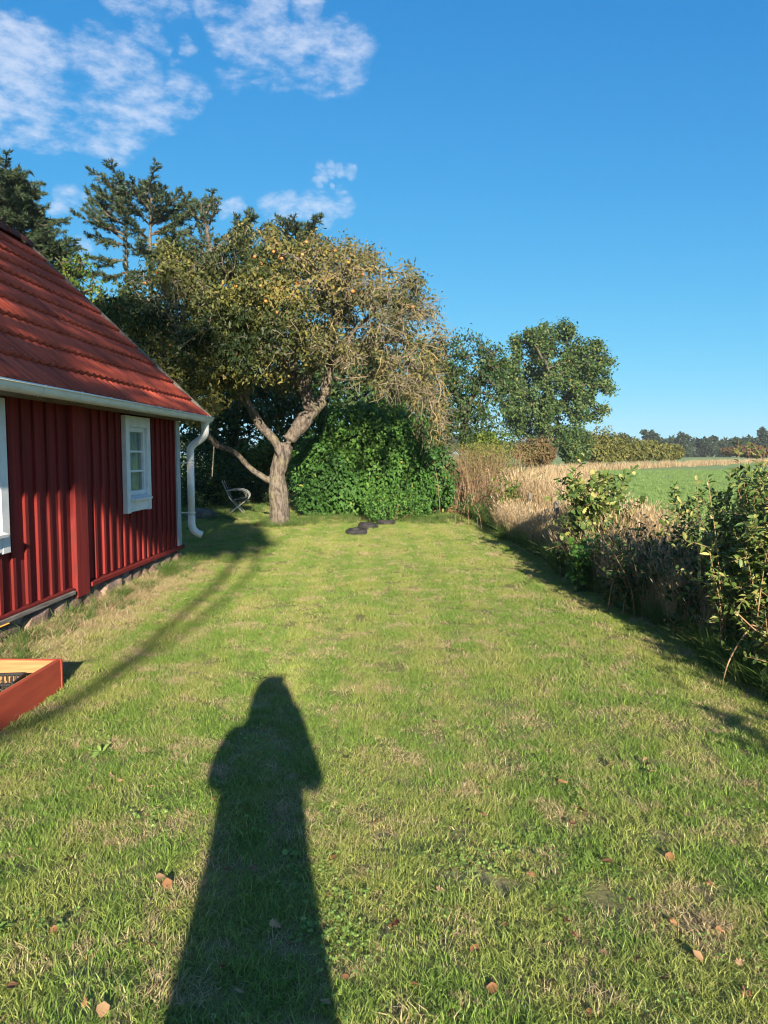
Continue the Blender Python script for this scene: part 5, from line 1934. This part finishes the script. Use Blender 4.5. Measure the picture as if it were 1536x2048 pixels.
# ================================================================== hedge shrubs
def shoot_shrub(name, label, spots, nshoot, h0, h1, leaf_l, leaf_w, leafmat, stemmat, nleaf=26, lean=0.35, side=3, shape=LEAF_B, group=None, cat='shrub', seed=1, leafz=0.25, bias=(0, 0, 0), stem_r=0.008, origin=None):
    """spots: (x, y, spread) bases; arching shoots with side twigs that carry the leaves"""
    g = np.random.default_rng(seed)
    org = np.array(origin if origin is not None else (spots[0][0], spots[0][1], 0.0))
    root = empty(name, tuple(org))
    tag(root, label, cat, group)
    st, P, Dr, N = [], [], [], []
    for i in range(nshoot):
        sx, sy, spd = spots[g.integers(len(spots))]
        b = np.array([sx + g.normal(0, spd), sy + g.normal(0, spd), 0.02])
        h = g.uniform(h0, h1)
        a = g.uniform(0, 6.28)
        out = np.array([math.cos(a), math.sin(a), 0]) * lean * h * g.uniform(0.2, 1.0) + np.array(bias) * h
        pth = smooth_path([b, b + out * 0.25 + np.array([0, 0, h * 0.5]), b + out + np.array([0, 0, h])], 5)
        A = np.array([tuple(p) for p in pth])
        st.append(tube_vf([Vector(p - org) for p in A], np.linspace(stem_r, 0.002, len(A)), 4, False))
        segs_ = [(A, 1.0)]
        for k in range(side):
            j = g.integers(3, len(A) - 1)
            d = unit(rand_dirs(1)[0] + np.array([0, 0, 0.6]))
            l = h * g.uniform(0.15, 0.38)
            B_ = np.array([A[j] + d * l * t + np.array([0, 0, -0.08 * l * t * t]) for t in (0, 0.35, 0.7, 1.0)])
            st.append(tube_vf([Vector(p - org) for p in B_], np.linspace(stem_r * 0.5, 0.0015, 4), 3, False))
            segs_.append((B_, 0.5))
        for S_, wgt in segs_:
            m = int(nleaf * wgt)
            for k in range(m):
                t = leafz + (1 - leafz) * (k + g.uniform(0, 1)) / m if wgt == 1.0 else (k + g.uniform(0, 1)) / m
                qq = t * (len(S_) - 1)
                j = min(int(qq), len(S_) - 2)
                c = S_[j] + (S_[j + 1] - S_[j]) * (qq - j)
                al = unit(S_[j + 1] - S_[j])
                sd = g.normal(size=3)
                sd = unit(sd - al * np.dot(sd, al))
                P.append(c)
                Dr.append(al * g.uniform(0.2, 0.8) + sd)
                N.append(np.array([0, -0.25, 0.6]) + g.normal(size=3) * 0.55 + al * 0.3)
    if nshoot <= 20:
        for q0 in range(0, len(st), side + 1):
            v, f = join_vf(st[q0:q0 + side + 1])
            mesh_obj('stem', v, f, stemmat, root, True)
    else:
        v, f = join_vf(st)
        tag(mesh_obj('stems', v, f, stemmat, root, True), kind='stuff')
    P, Dr, N = np.array(P), np.array(Dr), np.array(N)
    k = len(P)
    hz = np.clip((P[:, 2] - h0 * 0.4) / (h1 - h0 * 0.4), 0, 1)
    leaf_obj('foliage', P - org, Dr, N, leaf_l * g.uniform(0.5, 1.25, k), leaf_w * g.uniform(0.5, 1.2, k), leafmat, root, shape)
    return root


b = at(1440, 1250, 5.3)
shoot_shrub('hedge_shrub', 'large leafy yellow green shrub closest to the viewer in the hedge', [(2.95, 4.9, 0.20), (3.2, 5.5, 0.25), (3.0, 6.0, 0.22), (3.5, 5.2, 0.3), (3.6, 6.0, 0.3), (3.9, 5.6, 0.3), (2.8, 5.3, 0.13), (2.75, 5.0, 0.12)], 400, 0.65, 1.38, 0.066, 0.030, M['leaf_hedge'], M['cane'], 38, 0.24, 4, cat='shrub', seed=501, leafz=0.2)
shoot_shrub('hedge_shrub', 'low leafy shrub at the foot of the hedge near the arching canes', [(2.62, 4.55, 0.10), (2.8, 4.3, 0.15)], 34, 0.25, 0.6, 0.07, 0.032, M['leaf_hedge'], M['cane'], 18, 0.5, 2, cat='shrub', seed=502)
ob_ = at(1180, 1100, 9.2)
shoot_shrub('oak_sapling', 'young oak sapling with lobed leaves in the middle of the hedge', [(ob_.x, 9.2, 0.10), (ob_.x + 0.25, 9.3, 0.08), (ob_.x - 0.12, 9.1, 0.05)], 20, 0.8, 1.36, 0.105, 0.088, M['leaf_hedge'], M['bark_dark'], 26, 0.28, 5, LEAF_OAK, None, 'sapling', 503, 0.15)
ob_ = at(1160, 1110, 8.2)
shoot_shrub('oak_sapling', 'small knee high oak seedling at the lawn side of the hedge', [(ob_.x, 8.1, 0.06)], 8, 0.35, 0.6, 0.10, 0.085, M['leaf_lilac'], M['bark_dark'], 14, 0.5, 2, LEAF_OAK, None, 'sapling', 504, 0.3)
ob_ = at(1015, 980, 14.8)
shoot_shrub('thorn_sapling', 'slim yellowing sapling among the dry grass of the hedge', [(ob_.x, 14.8, 0.06)], 10, 0.7, 1.3, 0.07, 0.05, M['leaf_bright'], M['bark_dark'], 24, 0.22, 3, LEAF_A, None, 'sapling', 505, 0.15)
shoot_shrub('bramble', 'dark bramble tangle between oak sapling and large shrub', [(2.75, 7.2, 0.25), (3.1, 6.9, 0.3), (3.3, 7.6, 0.3), (2.7, 6.6, 0.15)], 80, 0.5, 0.95, 0.055, 0.035, M['leaf_dark'], M['cane'], 14, 0.7, 2, LEAF_A, None, 'bramble', 506)
shoot_shrub('bramble', 'dense low green bramble hugging the lawn edge below the oak sapling', [(2.62, 6.0, 0.12), (2.55, 7.0, 0.15), (2.55, 8.2, 0.15), (2.5, 9.4, 0.2), (2.6, 7.3, 0.15)], 140, 0.3, 0.65, 0.06, 0.042, M['leaf_dark'], M['cane'], 18, 0.55, 3, LEAF_A, None, 'bramble', 509)
shoot_shrub('bramble', 'low bramble at the lawn edge before the brown thicket', [(2.25, 17.5, 0.3), (2.3, 15.5, 0.4)], 36, 0.3, 0.7, 0.06, 0.04, M['leaf_dark'], M['cane'], 12, 0.7, 2, LEAF_A, None, 'bramble', 507)
shoot_shrub('hedge_shrub', 'dense shrub of the hedge beside the viewer, off the picture', [(2.95, 0.2, 0.22), (3.2, -0.6, 0.3), (3.1, 0.9, 0.25), (3.1, -1.8, 0.3), (3.1, 1.5, 0.2)], 130, 0.7, 1.3, 0.10, 0.05, M['leaf_hedge'], M['cane'], 22, 0.35, 3, LEAF_A, cat='shrub', seed=508)
# brown leafless thicket at the far end of the lawn
tb = np.array(at(965, 960, 20.0))
tb[2] = 0
root = empty('twig_thicket', tuple(tb))
tag(root, 'brown bare twiggy thicket at the far corner of the lawn', 'thicket')
st = []
g_ = np.random.default_rng(61)
for i in range(620):
    c = np.array([g_.normal(0.0, 0.55), g_.normal(0.5, 1.4), 0])
    h = g_.uniform(0.8, 1.75)
    a = g_.uniform(0, 6.28)
    o_ = np.array([math.cos(a), math.sin(a), 0]) * g_.uniform(0.05, 0.55)
    pth = [Vector(c), Vector(c + o_ * 0.35 + np.array([0, 0, h * 0.55])), Vector(c + o_ + np.array([0, 0, h]))]
    st.append(tube_vf(pth, [0.009, 0.006, 0.002], 3, False))
    for k in range(4):
        t = g_.uniform(0.35, 0.95)
        p0 = c + o_ * t + np.array([0, 0, h * t])
        d = unit(g_.normal(size=3) + np.array([0, 0, 0.9])) * g_.uniform(0.15, 0.4)
        st.append(tube_vf([Vector(p0), Vector(p0 + d)], [0.004, 0.0015], 3, False))
v, f = join_vf(st)
o = mesh_obj('stems', v, f, M['thicket'], root)
ta = o.data.attributes.new('tint', 'FLOAT', 'POINT')
ta.data.foreach_set('value', np.repeat(g_.uniform(0, 1, len(v) // 3 + 1), 3)[:len(v)].astype(np.float32))
nn = 5200
P = np.column_stack([g_.normal(0.05, 0.6, nn), g_.normal(0.5, 1.5, nn), g_.uniform(0.9, 1.85, nn)])
leaf_obj('foliage', P, rand_dirs(nn), rand_dirs(nn) + np.array([0, 0, 0.5]), 0.05, 0.03, M['leaf_willow'], root)
# arching dead canes near the viewer
canes = [('dead cane arching over the lawn edge with its foot in the grass', [gp(1443, 1375), at(1455, 1330, 4.72), at(1475, 1290, 4.8), at(1500, 1255, 4.9), at(1512, 1240, 5.0)], 0.006),
         ('straight dead cane slanting down across the arching one', [at(1470, 1222, 4.6), at(1505, 1255, 4.6), at(1560, 1302, 4.6), gp(1640, 1420)], 0.006),
         ('dead cane running level out of the shrub', [at(1505, 1250, 4.75), at(1540, 1262, 4.8), at(1600, 1285, 4.9), gp(1650, 1400)], 0.006),
         ('thin pale cane bowing towards the lawn, the lower of a pair', [at(1328, 1240, 6.0), at(1345, 1233, 6.1), at(1375, 1236, 6.2), at(1410, 1247, 6.3), gp(1470, 1320)], 0.004),
         ('thin pale cane bowing towards the lawn, the upper of a pair', [at(1372, 1228, 6.2), at(1400, 1223, 6.3), at(1430, 1232, 6.4), at(1460, 1255, 6.5), gp(1500, 1330)], 0.004),
         ('short dead stalk leaning out by the oak seedling', [at(1217, 1137, 7.6), at(1240, 1165, 7.5), gp(1272, 1215)], 0.004),
         ('pale stalk drooping low over the lawn edge', [at(1155, 1180, 8.4), at(1160, 1172, 8.4), at(1180, 1163, 8.6), gp(1215, 1175)], 0.004)]
for lab, pts_, r in canes:
    o = tube('dead_cane', smooth_path(pts_, 6), np.linspace(r * 0.7, r * 1.15, (len(pts_) - 1) * 6 + 1), M['cane'], None, 6)
    tag(o, lab, 'cane', 'dead canes along the hedge')
# old fence posts with wire in the hedge
posts = [(1113, 1003, 11.2, 'leaning weathered fence post standing by the oak sapling'), (1273, 1105, 7.9, 'dark fence post hidden in the bramble tangle'), (1060, 985, 15.5, 'grey fence post deep in the pale dry grass'), (1010, 965, 20.0, 'far fence post beside the twig thicket')]
tops = []
for px, py, Y, lab in posts:
    t = at(px, py, Y)
    root_h = t.z
    v, f = [], []
    lx = random.uniform(-0.04, 0.04)
    for k, zz in enumerate((-0.05, root_h * 0.5, root_h - 0.03, root_h)):
        rr = (0.05, 0.048, 0.046, 0.030)[k]
        for i in range(8):
            a = 2 * math.pi * i / 8
            v.append((rr * math.cos(a) * random.uniform(0.92, 1.08) + lx * zz, rr * math.sin(a) * random.uniform(0.92, 1.08), zz + (random.uniform(-0.01, 0.01) if k == 3 else 0)))
    for k in range(3):
        for i in range(8):
            f.append((k * 8 + i, k * 8 + (i + 1) % 8, (k + 1) * 8 + (i + 1) % 8, (k + 1) * 8 + i))
    f.append(tuple(24 + i for i in range(8)))
    o = mesh_obj('fence_post', v, f, M['fencewood'])
    o.location = (t.x - lx * root_h, Y, 0)
    tag(o, lab, 'post', 'old fence posts in the hedge')
    tops.append((t.x, Y, root_h))

# ================================================================== garden things
# folding garden armchair, seen from its side, facing right
cg = Vector((at(470, 1020, 19.3).x, 19.3, 0.0))
ch = empty('garden_chair', cg, R(8))
tag(ch, 'white framed folding garden chair with dark back under the trees', 'chair')
for s_, nm_ in ((-0.27, 'near'), (0.27, 'far')):
    y = s_
    # crossing legs: one from the arm front down and back, one from the back post down and forward
    tube('leg', [(0.36, y, 0.40), (0.10, y, 0.20), (-0.12, y, 0.02)], 0.016, M['chair'], ch, 8)
    tube('leg', smooth_path([(-0.30, y + 0.02, 0.86), (-0.13, y + 0.02, 0.46), (0.02, y + 0.02, 0.26), (0.24, y + 0.02, 0.02)], 4), 0.016, M['chair'], ch, 8)
    tube('armrest', smooth_path([(-0.20, y, 0.60), (0.0, y, 0.625), (0.20, y, 0.625), (0.32, y, 0.58), (0.385, y, 0.49), (0.36, y, 0.40)], 5), 0.018, M['chair'], ch, 8)
    tube('brace', smooth_path([(0.20, y + 0.01, 0.61), (0.27, y + 0.01, 0.54), (0.28, y + 0.01, 0.42), (0.0, y + 0.01, 0.385)], 5), 0.009, M['chair'], ch, 6)
for x, z in ((0.24, 0.02), (-0.12, 0.02), (0.36, 0.40)):
    tube('crossbar', [(x, -0.27, z + 0.002), (x, 0.29, z + 0.002)], 0.012, M['chair'], ch, 6)
mesh_obj('seat', *join_vf([box_vf(-0.12, 0.34, -0.25, 0.25, 0.385, 0.40)]), M['chair_cloth'], ch)
v = [(-0.30, -0.255, 0.88), (-0.30, 0.275, 0.88), (-0.14, 0.275, 0.44), (-0.14, -0.255, 0.44)]
v += [(a - 0.02, b_, c - 0.006) for a, b_, c in v]
mesh_obj('backrest', v, [(0, 1, 2, 3), (7, 6, 5, 4), (0, 4, 5, 1), (1, 5, 6, 2), (2, 6, 7, 3), (3, 7, 4, 0)], M['chair_cloth'], ch)


def rock(name, label, loc, size, mat, seed, sub=3):
    bm = bmesh.new()
    bmesh.ops.create_icosphere(bm, subdivisions=sub, radius=1.0)
    off = Vector((seed * 3.1, seed * 1.7, 0))
    for v in bm.verts:
        d = 1 + 0.22 * mnoise.noise(v.co * 1.1 + off) + 0.07 * mnoise.noise(v.co * 3.3 + off)
        v.co = Vector((v.co.x * size[0] * d, v.co.y * size[1] * d, max(v.co.z * d, -0.35) * size[2]))
    me = bpy.data.meshes.new(name)
    bm.to_mesh(me)
    bm.free()
    me.polygons.foreach_set('use_smooth', [True] * len(me.polygons))
    me.materials.append(mat)
    o = link(bpy.data.objects.new(name, me))
    o.location = loc
    tag(o, label, 'stone')
    return o


s_ = gp(402, 1042)
rock('boulder', 'grey rounded boulder in the shade behind the downpipe', (s_.x - 0.05, s_.y + 0.2, 0.08), (0.36, 0.26, 0.22), M['boulder'], 4)


def tyre(label, loc, rz, tilt, r=0.20, wdt=0.115):
    root = empty('old_tyre', loc, rz)
    root.rotation_euler = (tilt[0], tilt[1], rz)
    tag(root, label, 'tyre', 'old tyres laid in the grass')
    prof = [(r * 0.60, 0.0), (r * 0.80, -0.008), (r * 0.95, 0.012), (r, 0.04), (r, wdt - 0.04), (r * 0.95, wdt - 0.012), (r * 0.80, wdt + 0.008), (r * 0.60, wdt), (r * 0.57, wdt - 0.02), (r * 0.57, 0.02)]
    n = 32
    v, f = [], []
    m = len(prof)
    for i in range(n):
        a = 2 * math.pi * i / n
        for rr, zz in prof:
            v.append((rr * math.cos(a), rr * math.sin(a), zz))
    for i in range(n):
        for k in range(m):
            f.append((i * m + k, ((i + 1) % n) * m + k, ((i + 1) % n) * m + (k + 1) % m, i * m + (k + 1) % m))
    mesh_obj('carcass', v, f, M['rubber'], root, True)
    st = []
    for i in range(36):
        a = 2 * math.pi * i / 36
        for zz in (0.045, 0.075):
            c, s = math.cos(a + zz * 2), math.sin(a + zz * 2)
            vv_, ff_ = box_vf(r - 0.004, r + 0.007, -0.013, 0.013, zz - 0.011, zz + 0.011)
            st.append(([(x * c - y * s, x * s + y * c, z) for x, y, z in vv_], ff_))
    v, f = join_vf(st)
    tag(mesh_obj('tread', v, f, M['rubber'], root), kind='stuff')


t1, t2, t3 = gp(712, 1075), gp(735, 1063), gp(772, 1054)
tyre('front black tyre lying flat in the grass, nearest the lawn', (t1.x, t1.y + 0.22, 0.02), 0.3, (0.06, -0.05))
tyre('second black tyre lying just behind the front one', (t2.x, t2.y + 0.30, 0.02), 1.0, (0.10, 0.04))
tyre('third black tyre half hidden under the small low bush', (t3.x, t3.y + 0.28, 0.01), 2.0, (0.05, 0.06))
# cord hanging from the low limb
rp = [at(428, 892, ab.y - 0.5), at(426, 925, ab.y - 0.5), at(424, 955, ab.y - 0.5)]
o = tube('hanging_cord', smooth_path(rp, 5), 0.012, M['rope'], None, 6)
tag(o, 'pale frayed cord hanging from the low apple limb', 'cord')
# brushwood heap by the corner of the lawn
hb = gp(875, 1030)
root = empty('twig_heap', (hb.x, hb.y + 0.2, 0))
tag(root, 'small heap of dead twigs at the corner of the lawn', 'heap')
for i in range(46):
    a = rng.normal(0.25, 0.5)
    c = np.array([rng.normal(0, 0.28), rng.normal(0, 0.12), rng.uniform(0.04, 0.16)])
    d = np.array([math.cos(a), math.sin(a), rng.normal(0, 0.12)]) * rng.uniform(0.15, 0.4)
    tube('twig', [Vector(c - d), Vector(c + rng.normal(size=3) * 0.02), Vector(c + d)], [0.008, 0.007, 0.003], M['cane'], root, 4)

# ------------------------------------------------------------------ fallen leaves on the lawn
leaf_me = []
for i in range(5):
    g_ = np.random.default_rng(700 + i)
    sv = LEAF_B[0].copy() if i % 2 else LEAF_OAK[0].copy()
    sf = LEAF_B[1] if i % 2 else LEAF_OAK[1]
    sv[:, 0] -= 0.5
    cu = g_.uniform(0.5, 1.5)
    sv[:, 2] = 0.9 * cu * sv[:, 1] ** 2 + 0.5 * g_.uniform(-0.3, 1.0) * sv[:, 0] ** 2 + 0.05 * g_.normal(size=len(sv))
    sv *= np.array([1.0, 0.95, 1.0])
    sv[:, 2] -= sv[:, 2].min()
    me = np_mesh('fallen_leaf', sv, sf, M['leaf_dead'], {'tint': np.full(len(sv), [0.05, 0.3, 0.55, 0.8, 1.0][i])})
    leaf_me.append(me)
spots_ = [(760, 1640), (752, 1645), (1125, 1565), (1165, 1622), (1172, 1630), (1145, 1648), (1290, 1520), (1298, 1528), (1300, 1545), (1220, 1528), (1255, 1555), (910, 1870), (1215, 1725), (1150, 1870), (1275, 1920), (1395, 1912), (1480, 1925), (1075, 1962), (1100, 1968), (985, 1978), (950, 1900), (972, 1885), (665, 1718), (320, 1755), (335, 1768), (222, 1553), (240, 1562), (303, 1575), (395, 1597), (425, 1602), (455, 1740), (610, 1555), (550, 1850), (440, 1935), (505, 1738), (410, 1765), (25, 1975), (170, 2005), (205, 2020), (135, 1722), (870, 1445), (1325, 1200), (1205, 1180), (1190, 1372), (1245, 1375), (1105, 1820), (935, 1622), (965, 1630), (1375, 1630), (1420, 1770), (1345, 1845), (1130, 1842), (1145, 1870), (1205, 1905), (1180, 2030), (655, 1790), (690, 1955), (650, 2005), (1500, 1990), (1490, 1985), (715, 1045 + 60), (1340, 1715), (1060, 1750), (880, 1780), (830, 1970), (1010, 1850), (560, 1620), (480, 1985), (300, 1890), (110, 1860), (60, 1700), (1260, 1800), (1440, 1860), (1330, 1960), (790, 1850), (250, 1440), (230, 1430), (520, 1270), (690, 1310)]
for i, (px, py) in enumerate(spots_):
    p_ = gp(px, py, 0.040)
    lk = int(rng.integers(5))
    o = bpy.data.objects.new('fallen_leaf', leaf_me[lk])
    link(o)
    o.location = p_
    s = rng.uniform(0.024, 0.044) * (1.25 if i < 12 else 1)
    o.scale = (s, s, s)
    o.rotation_euler = (rng.normal(0, 0.35), rng.normal(0, 0.35), rng.uniform(0, 6.28))
    tone = ('dark rust', 'red brown', 'orange brown', 'light tan', 'pale straw')[lk]
    form = 'oval' if lk % 2 else 'lobed'
    sh_x = 470 + (2048 - py) * 0.095       # middle of the photographer's shadow at this height
    if py < 1330:
        zone = 'on the far lawn'
    elif abs(px - sh_x) < 110 + (py - 1400) * 0.1 and py > 1400:
        zone = "inside the photographer's shadow"
    elif px < sh_x:
        zone = "on the lawn between planter and photographer's shadow" if py < 1650 else "on the near lawn left of the photographer's shadow"
    elif px > 1230:
        zone = 'on the lawn close to the hedge side' if py < 1650 else 'on the near lawn at the hedge side'
    elif px < 800:
        zone = "on the lawn right beside the photographer's shadow"
    else:
        zone = 'on the open middle of the lawn' if py < 1760 else 'on the open near lawn'
    tag(o, '%s %s fallen leaf %s' % (tone, form, zone), 'leaf', 'fallen leaves on the lawn')

# ================================================================== trees behind the viewer that shade the cottage
btc = [(-1.66, -9.0, 8.5, 1.0, 0.9, 1.2), (-2.56, -9.2, 10.2, 0.85, 0.8, 0.9), (-0.66, -8.8, 7.0, 0.65, 0.7, 0.90), (-0.01, -9.0, 7.1, 0.5, 0.6, 0.75), (0.36, -8.8, 7.05, 0.35, 0.4, 0.55), (-1.56, -9.0, 6.8, 0.9, 0.8, 0.9), (-0.76, -9.0, 8.7, 0.55, 0.7, 0.8), (-2.86, -9.0, 7.9, 1.1, 1.0, 1.5), (-3.56, -9.0, 10.2, 1.2, 1.0, 1.6), (-2.86, -9, 12.2, 1.5, 1.2, 1.2), (-1.36, -9, 11.6, 0.9, 0.9, 1.0), (-0.56, -9, 11.2, 0.5, 0.5, 0.7), (0.14, -9, 8.0, 0.36, 0.4, 0.42), (-0.61, -9, 9.45, 0.55, 0.6, 0.6), (-1.36, -9, 10.2, 0.7, 0.7, 0.7), (0.15, -9, 9.6, 0.5, 0.5, 0.55), (0.1, -9, 10.4, 0.45, 0.5, 0.5)]
make_tree('maple_tree', 'tall leaning tree behind the viewer that shades the cottage', 'tree',
          [(None, [Vector((-2.16, -9, 0)), Vector((-1.96, -9, 1.4)), Vector((-1.86, -9, 4.2)), Vector((-1.76, -9, 6.5)), Vector((-2.16, -9.2, 9.5)), Vector((-2.26, -9.2, 11.5))]),
           (0, [Vector((-1.76, -9, 6.2)), Vector((-1.16, -9, 6.9)), Vector((-0.46, -9, 7.0)), Vector((0.09, -9, 7.2))])],
          btc, 3900, 0.20, 1.3, 0.24, 0.007, 0.13, M['bark_dark'], M['leaf_dark'], 13, 0.11, 0.17, 0.11, 0.024)

make_tree('birch_tree', 'slender arching young tree with two upturned stems behind the viewer', 'tree',
          [(None, [Vector((-2.21, -10.4, 0)), Vector((-2.11, -10.3, 2.4)), Vector((-1.51, -10.1, 3.8)), Vector((-0.51, -10, 4.3)), Vector((0.14, -10, 4.6)), Vector((0.44, -10, 5.2)), Vector((0.74, -10, 6.0)), Vector((0.84, -9.9, 6.7))]),
           (0, [Vector((0.14, -10, 4.6)), Vector((0.69, -10, 5.3)), Vector((1.07, -10, 6.1)), Vector((1.14, -10, 6.7))])],
          [(0.94, -9.9, 7.2, 0.42, 0.45, 0.5), (0.54, -10, 7.5, 0.5, 0.5, 0.5), (0.04, -10, 7.2, 0.5, 0.5, 0.5), (0.74, -10, 7.95, 0.42, 0.4, 0.42)], 1100, 0.16, 1.0, 0.19, 0.006, 0.056, M['bark_dark'], M['leaf_dark'], 20, 0.09, 0.15, 0.11, 0.0155)

# ================================================================== the photographer, whose shadow lies on the lawn
PX, PY = -0.03, -0.40


def skin_body():
    J = {}
    V, Eg, Rr = [], [], []

    def v(name, x, y, z, r, r2=None, parent=None):
        J[name] = len(V)
        V.append((x, y, z))
        Rr.append((r, r2 or r))
        if parent:
            Eg.append((J[parent], J[name]))
    v('pelvis', 0, 0, 0.95, 0.150, 0.115)
    v('waist', 0, 0.0, 1.10, 0.135, 0.100, 'pelvis')
    v('chest', 0, 0.0, 1.28, 0.155, 0.110, 'waist')
    v('collar', 0, -0.01, 1.42, 0.095, 0.08, 'chest')
    v('neck', 0.012, 0.0, 1.49, 0.052, 0.054, 'collar')
    v('jaw', 0.025, 0.03, 1.55, 0.060, 0.072, 'neck')
    v('skull', 0.03, 0.02, 1.63, 0.074, 0.092, 'jaw')
    v('crown', 0.03, 0.01, 1.695, 0.058, 0.072, 'skull')
    v('nose', 0.028, 0.125, 1.585, 0.012, 0.014, 'jaw')
    for s, sd in ((-1, 'l'), (1, 'r')):
        v('hip' + sd, s * 0.095, 0, 0.90, 0.095, 0.095, 'pelvis')
        v('knee' + sd, s * 0.10, 0.015, 0.50, 0.062, 0.062, 'hip' + sd)
        v('calf' + sd, s * 0.10, -0.01, 0.34, 0.056, 0.058, 'knee' + sd)
        v('ankle' + sd, s * 0.10, -0.01, 0.09, 0.038, 0.042, 'calf' + sd)
        v('heel' + sd, s * 0.10, -0.03, 0.045, 0.036, 0.036, 'ankle' + sd)
        v('toe' + sd, s * 0.12, 0.17, 0.035, 0.036, 0.026, 'ankle' + sd)
        v('sho' + sd, s * 0.17, 0.0, 1.385, 0.062, 0.062, 'collar')
        v('elb' + sd, s * 0.215, 0.15, 1.19, 0.042, 0.042, 'sho' + sd)
        v('wri' + sd, s * 0.075 + 0.03, 0.375, 1.44, 0.029, 0.024, 'elb' + sd)
        v('palm' + sd, s * 0.052 + 0.03, 0.395, 1.505, 0.034, 0.018, 'wri' + sd)
        # four fingers behind the phone, unequal, and a thumb at its side
        for k, (ln, zz) in enumerate(((0.072, 0.030), (0.080, 0.012), (0.074, -0.006), (0.058, -0.024))):
            a = 'f%d%s' % (k, sd)
            v(a + 'a', s * 0.050 + 0.03, 0.412, 1.512 + zz, 0.0095, 0.0095, 'palm' + sd)
            v(a + 'b', s * (0.050 - ln * 0.30) + 0.03, 0.428, 1.516 + zz, 0.0085, 0.0085, a + 'a')
            v(a + 'c', s * (0.050 - ln * 0.60) + 0.03, 0.429, 1.518 + zz, 0.0075, 0.0075, a + 'b')
        v('th1' + sd, s * 0.040 + 0.03, 0.378, 1.512, 0.012, 0.011, 'palm' + sd)
        v('th2' + sd, s * 0.020 + 0.03, 0.385, 1.540, 0.0095, 0.009, 'th1' + sd)
    return V, Eg, Rr, J


V_, E_, R_, J_ = skin_body()
me = bpy.data.meshes.new('person')
me.from_pydata(V_, E_, [])
me.update()
person = link(bpy.data.objects.new('person', me))
person.location = (PX, PY, 0.0)
tag(person, 'person in a long dark coat taking the picture, shadow on the lawn', 'person')
md = person.modifiers.new('Skin', 'SKIN')
md.use_smooth_shade = True
sv_ = me.skin_vertices[0].data
for i, (a, b) in enumerate(R_):
    sv_[i].radius = (a, b)
    sv_[i].use_root = (i == 0)
sm = person.modifiers.new('Subdivision', 'SUBSURF')
sm.levels = sm.render_levels = 2
me.materials.append(M['skin'])


def loft(name, rings, mat, parent, n=24, cap_top=True):
    v, f = [], []
    for cx, cy, cz, rx, ry in rings:
        for i in range(n):
            a = 2 * math.pi * i / n
            v.append((cx + rx * math.cos(a), cy + ry * math.sin(a), cz))
    for k in range(len(rings) - 1):
        for i in range(n):
            f.append((k * n + i, k * n + (i + 1) % n, (k + 1) * n + (i + 1) % n, (k + 1) * n + i))
    if cap_top:
        f.append(tuple((len(rings) - 1) * n + i for i in range(n)))
    return mesh_obj(name, v, f, mat, parent, True)


loft('coat', [(0, 0, 0.30, 0.290, 0.20), (0, 0, 0.55, 0.265, 0.19), (0, 0, 0.80, 0.232, 0.17), (0, 0, 1.02, 0.196, 0.148), (0, 0, 1.18, 0.190, 0.14), (0, 0, 1.32, 0.205, 0.13), (0, 0, 1.40, 0.20, 0.115), (0, -0.005, 1.455, 0.10, 0.085), (0, 0, 1.50, 0.068, 0.066)], M['coat'], person, cap_top=False)
for s, sd in ((-1, 'l'), (1, 'r')):
    A, Bq, Cq = Vector(V_[J_['sho' + sd]]), Vector(V_[J_['elb' + sd]]), Vector(V_[J_['wri' + sd]])
    pth = smooth_path([A + Vector((-s * 0.04, 0, 0.0)), A.lerp(Bq, 0.5), Bq, Bq.lerp(Cq, 0.5), Bq.lerp(Cq, 0.93)], 4)
    tube('sleeve', pth, np.interp(np.linspace(0, 1, len(pth)), [0, 0.5, 1], [0.080, 0.054, 0.042]), M['coat'], person, 12)
    tube('trouser_leg', [(s * 0.10, 0.005, 0.62), (s * 0.10, 0.0, 0.30), (s * 0.10, -0.01, 0.06)], [0.085, 0.078, 0.070], M['coat'], person, 12)
loft('hair', [(0, -0.05, 1.34, 0.120, 0.06), (0, -0.045, 1.42, 0.132, 0.075), (0.03, -0.035, 1.50, 0.130, 0.082), (0.03, -0.025, 1.58, 0.122, 0.092), (0.03, -0.008, 1.65, 0.106, 0.105), (0.03, 0.0, 1.70, 0.082, 0.092), (0.03, 0.0, 1.735, 0.045, 0.052), (0.03, 0, 1.745, 0.01, 0.01)], M['hair'], person, 20)
for s in (-1, 1):
    bm = bmesh.new()
    bmesh.ops.create_uvsphere(bm, u_segments=10, v_segments=6, radius=0.0125)
    me_ = bpy.data.meshes.new('eye')
    bm.to_mesh(me_)
    bm.free()
    me_.materials.append(M['eye'])
    o = link(bpy.data.objects.new('eye', me_), person)
    o.location = (s * 0.031 + 0.03, 0.098, 1.618)
ph = box('phone', -0.039, 0.039, -0.030, -0.021, 1.475, 1.632, M['black_plastic'], None, 0.003)
tag(ph, 'slim black phone held up in both hands of the photographer', 'phone')

# ================================================================== thin autumn haze over the fields
hz = box('haze', -700, 900, -60, 900, -1.0, 40.0, None)
tag(hz, 'thin pale haze over the far fields', 'haze', kind='stuff')
hm = bpy.data.materials.new('thin_haze')
hm.use_nodes = True
hm.node_tree.nodes.clear()
pv = hm.node_tree.nodes.new('ShaderNodeVolumePrincipled')
pv.inputs['Color'].default_value = (0.80, 0.88, 1.0, 1)
pv.inputs['Density'].default_value = 0.00022
pv.inputs['Anisotropy'].default_value = 0.0
ho = hm.node_tree.nodes.new('ShaderNodeOutputMaterial')
hm.node_tree.links.new(pv.outputs[0], ho.inputs['Volume'])
hz.data.materials.append(hm)
scene.cycles.volume_bounces = 0
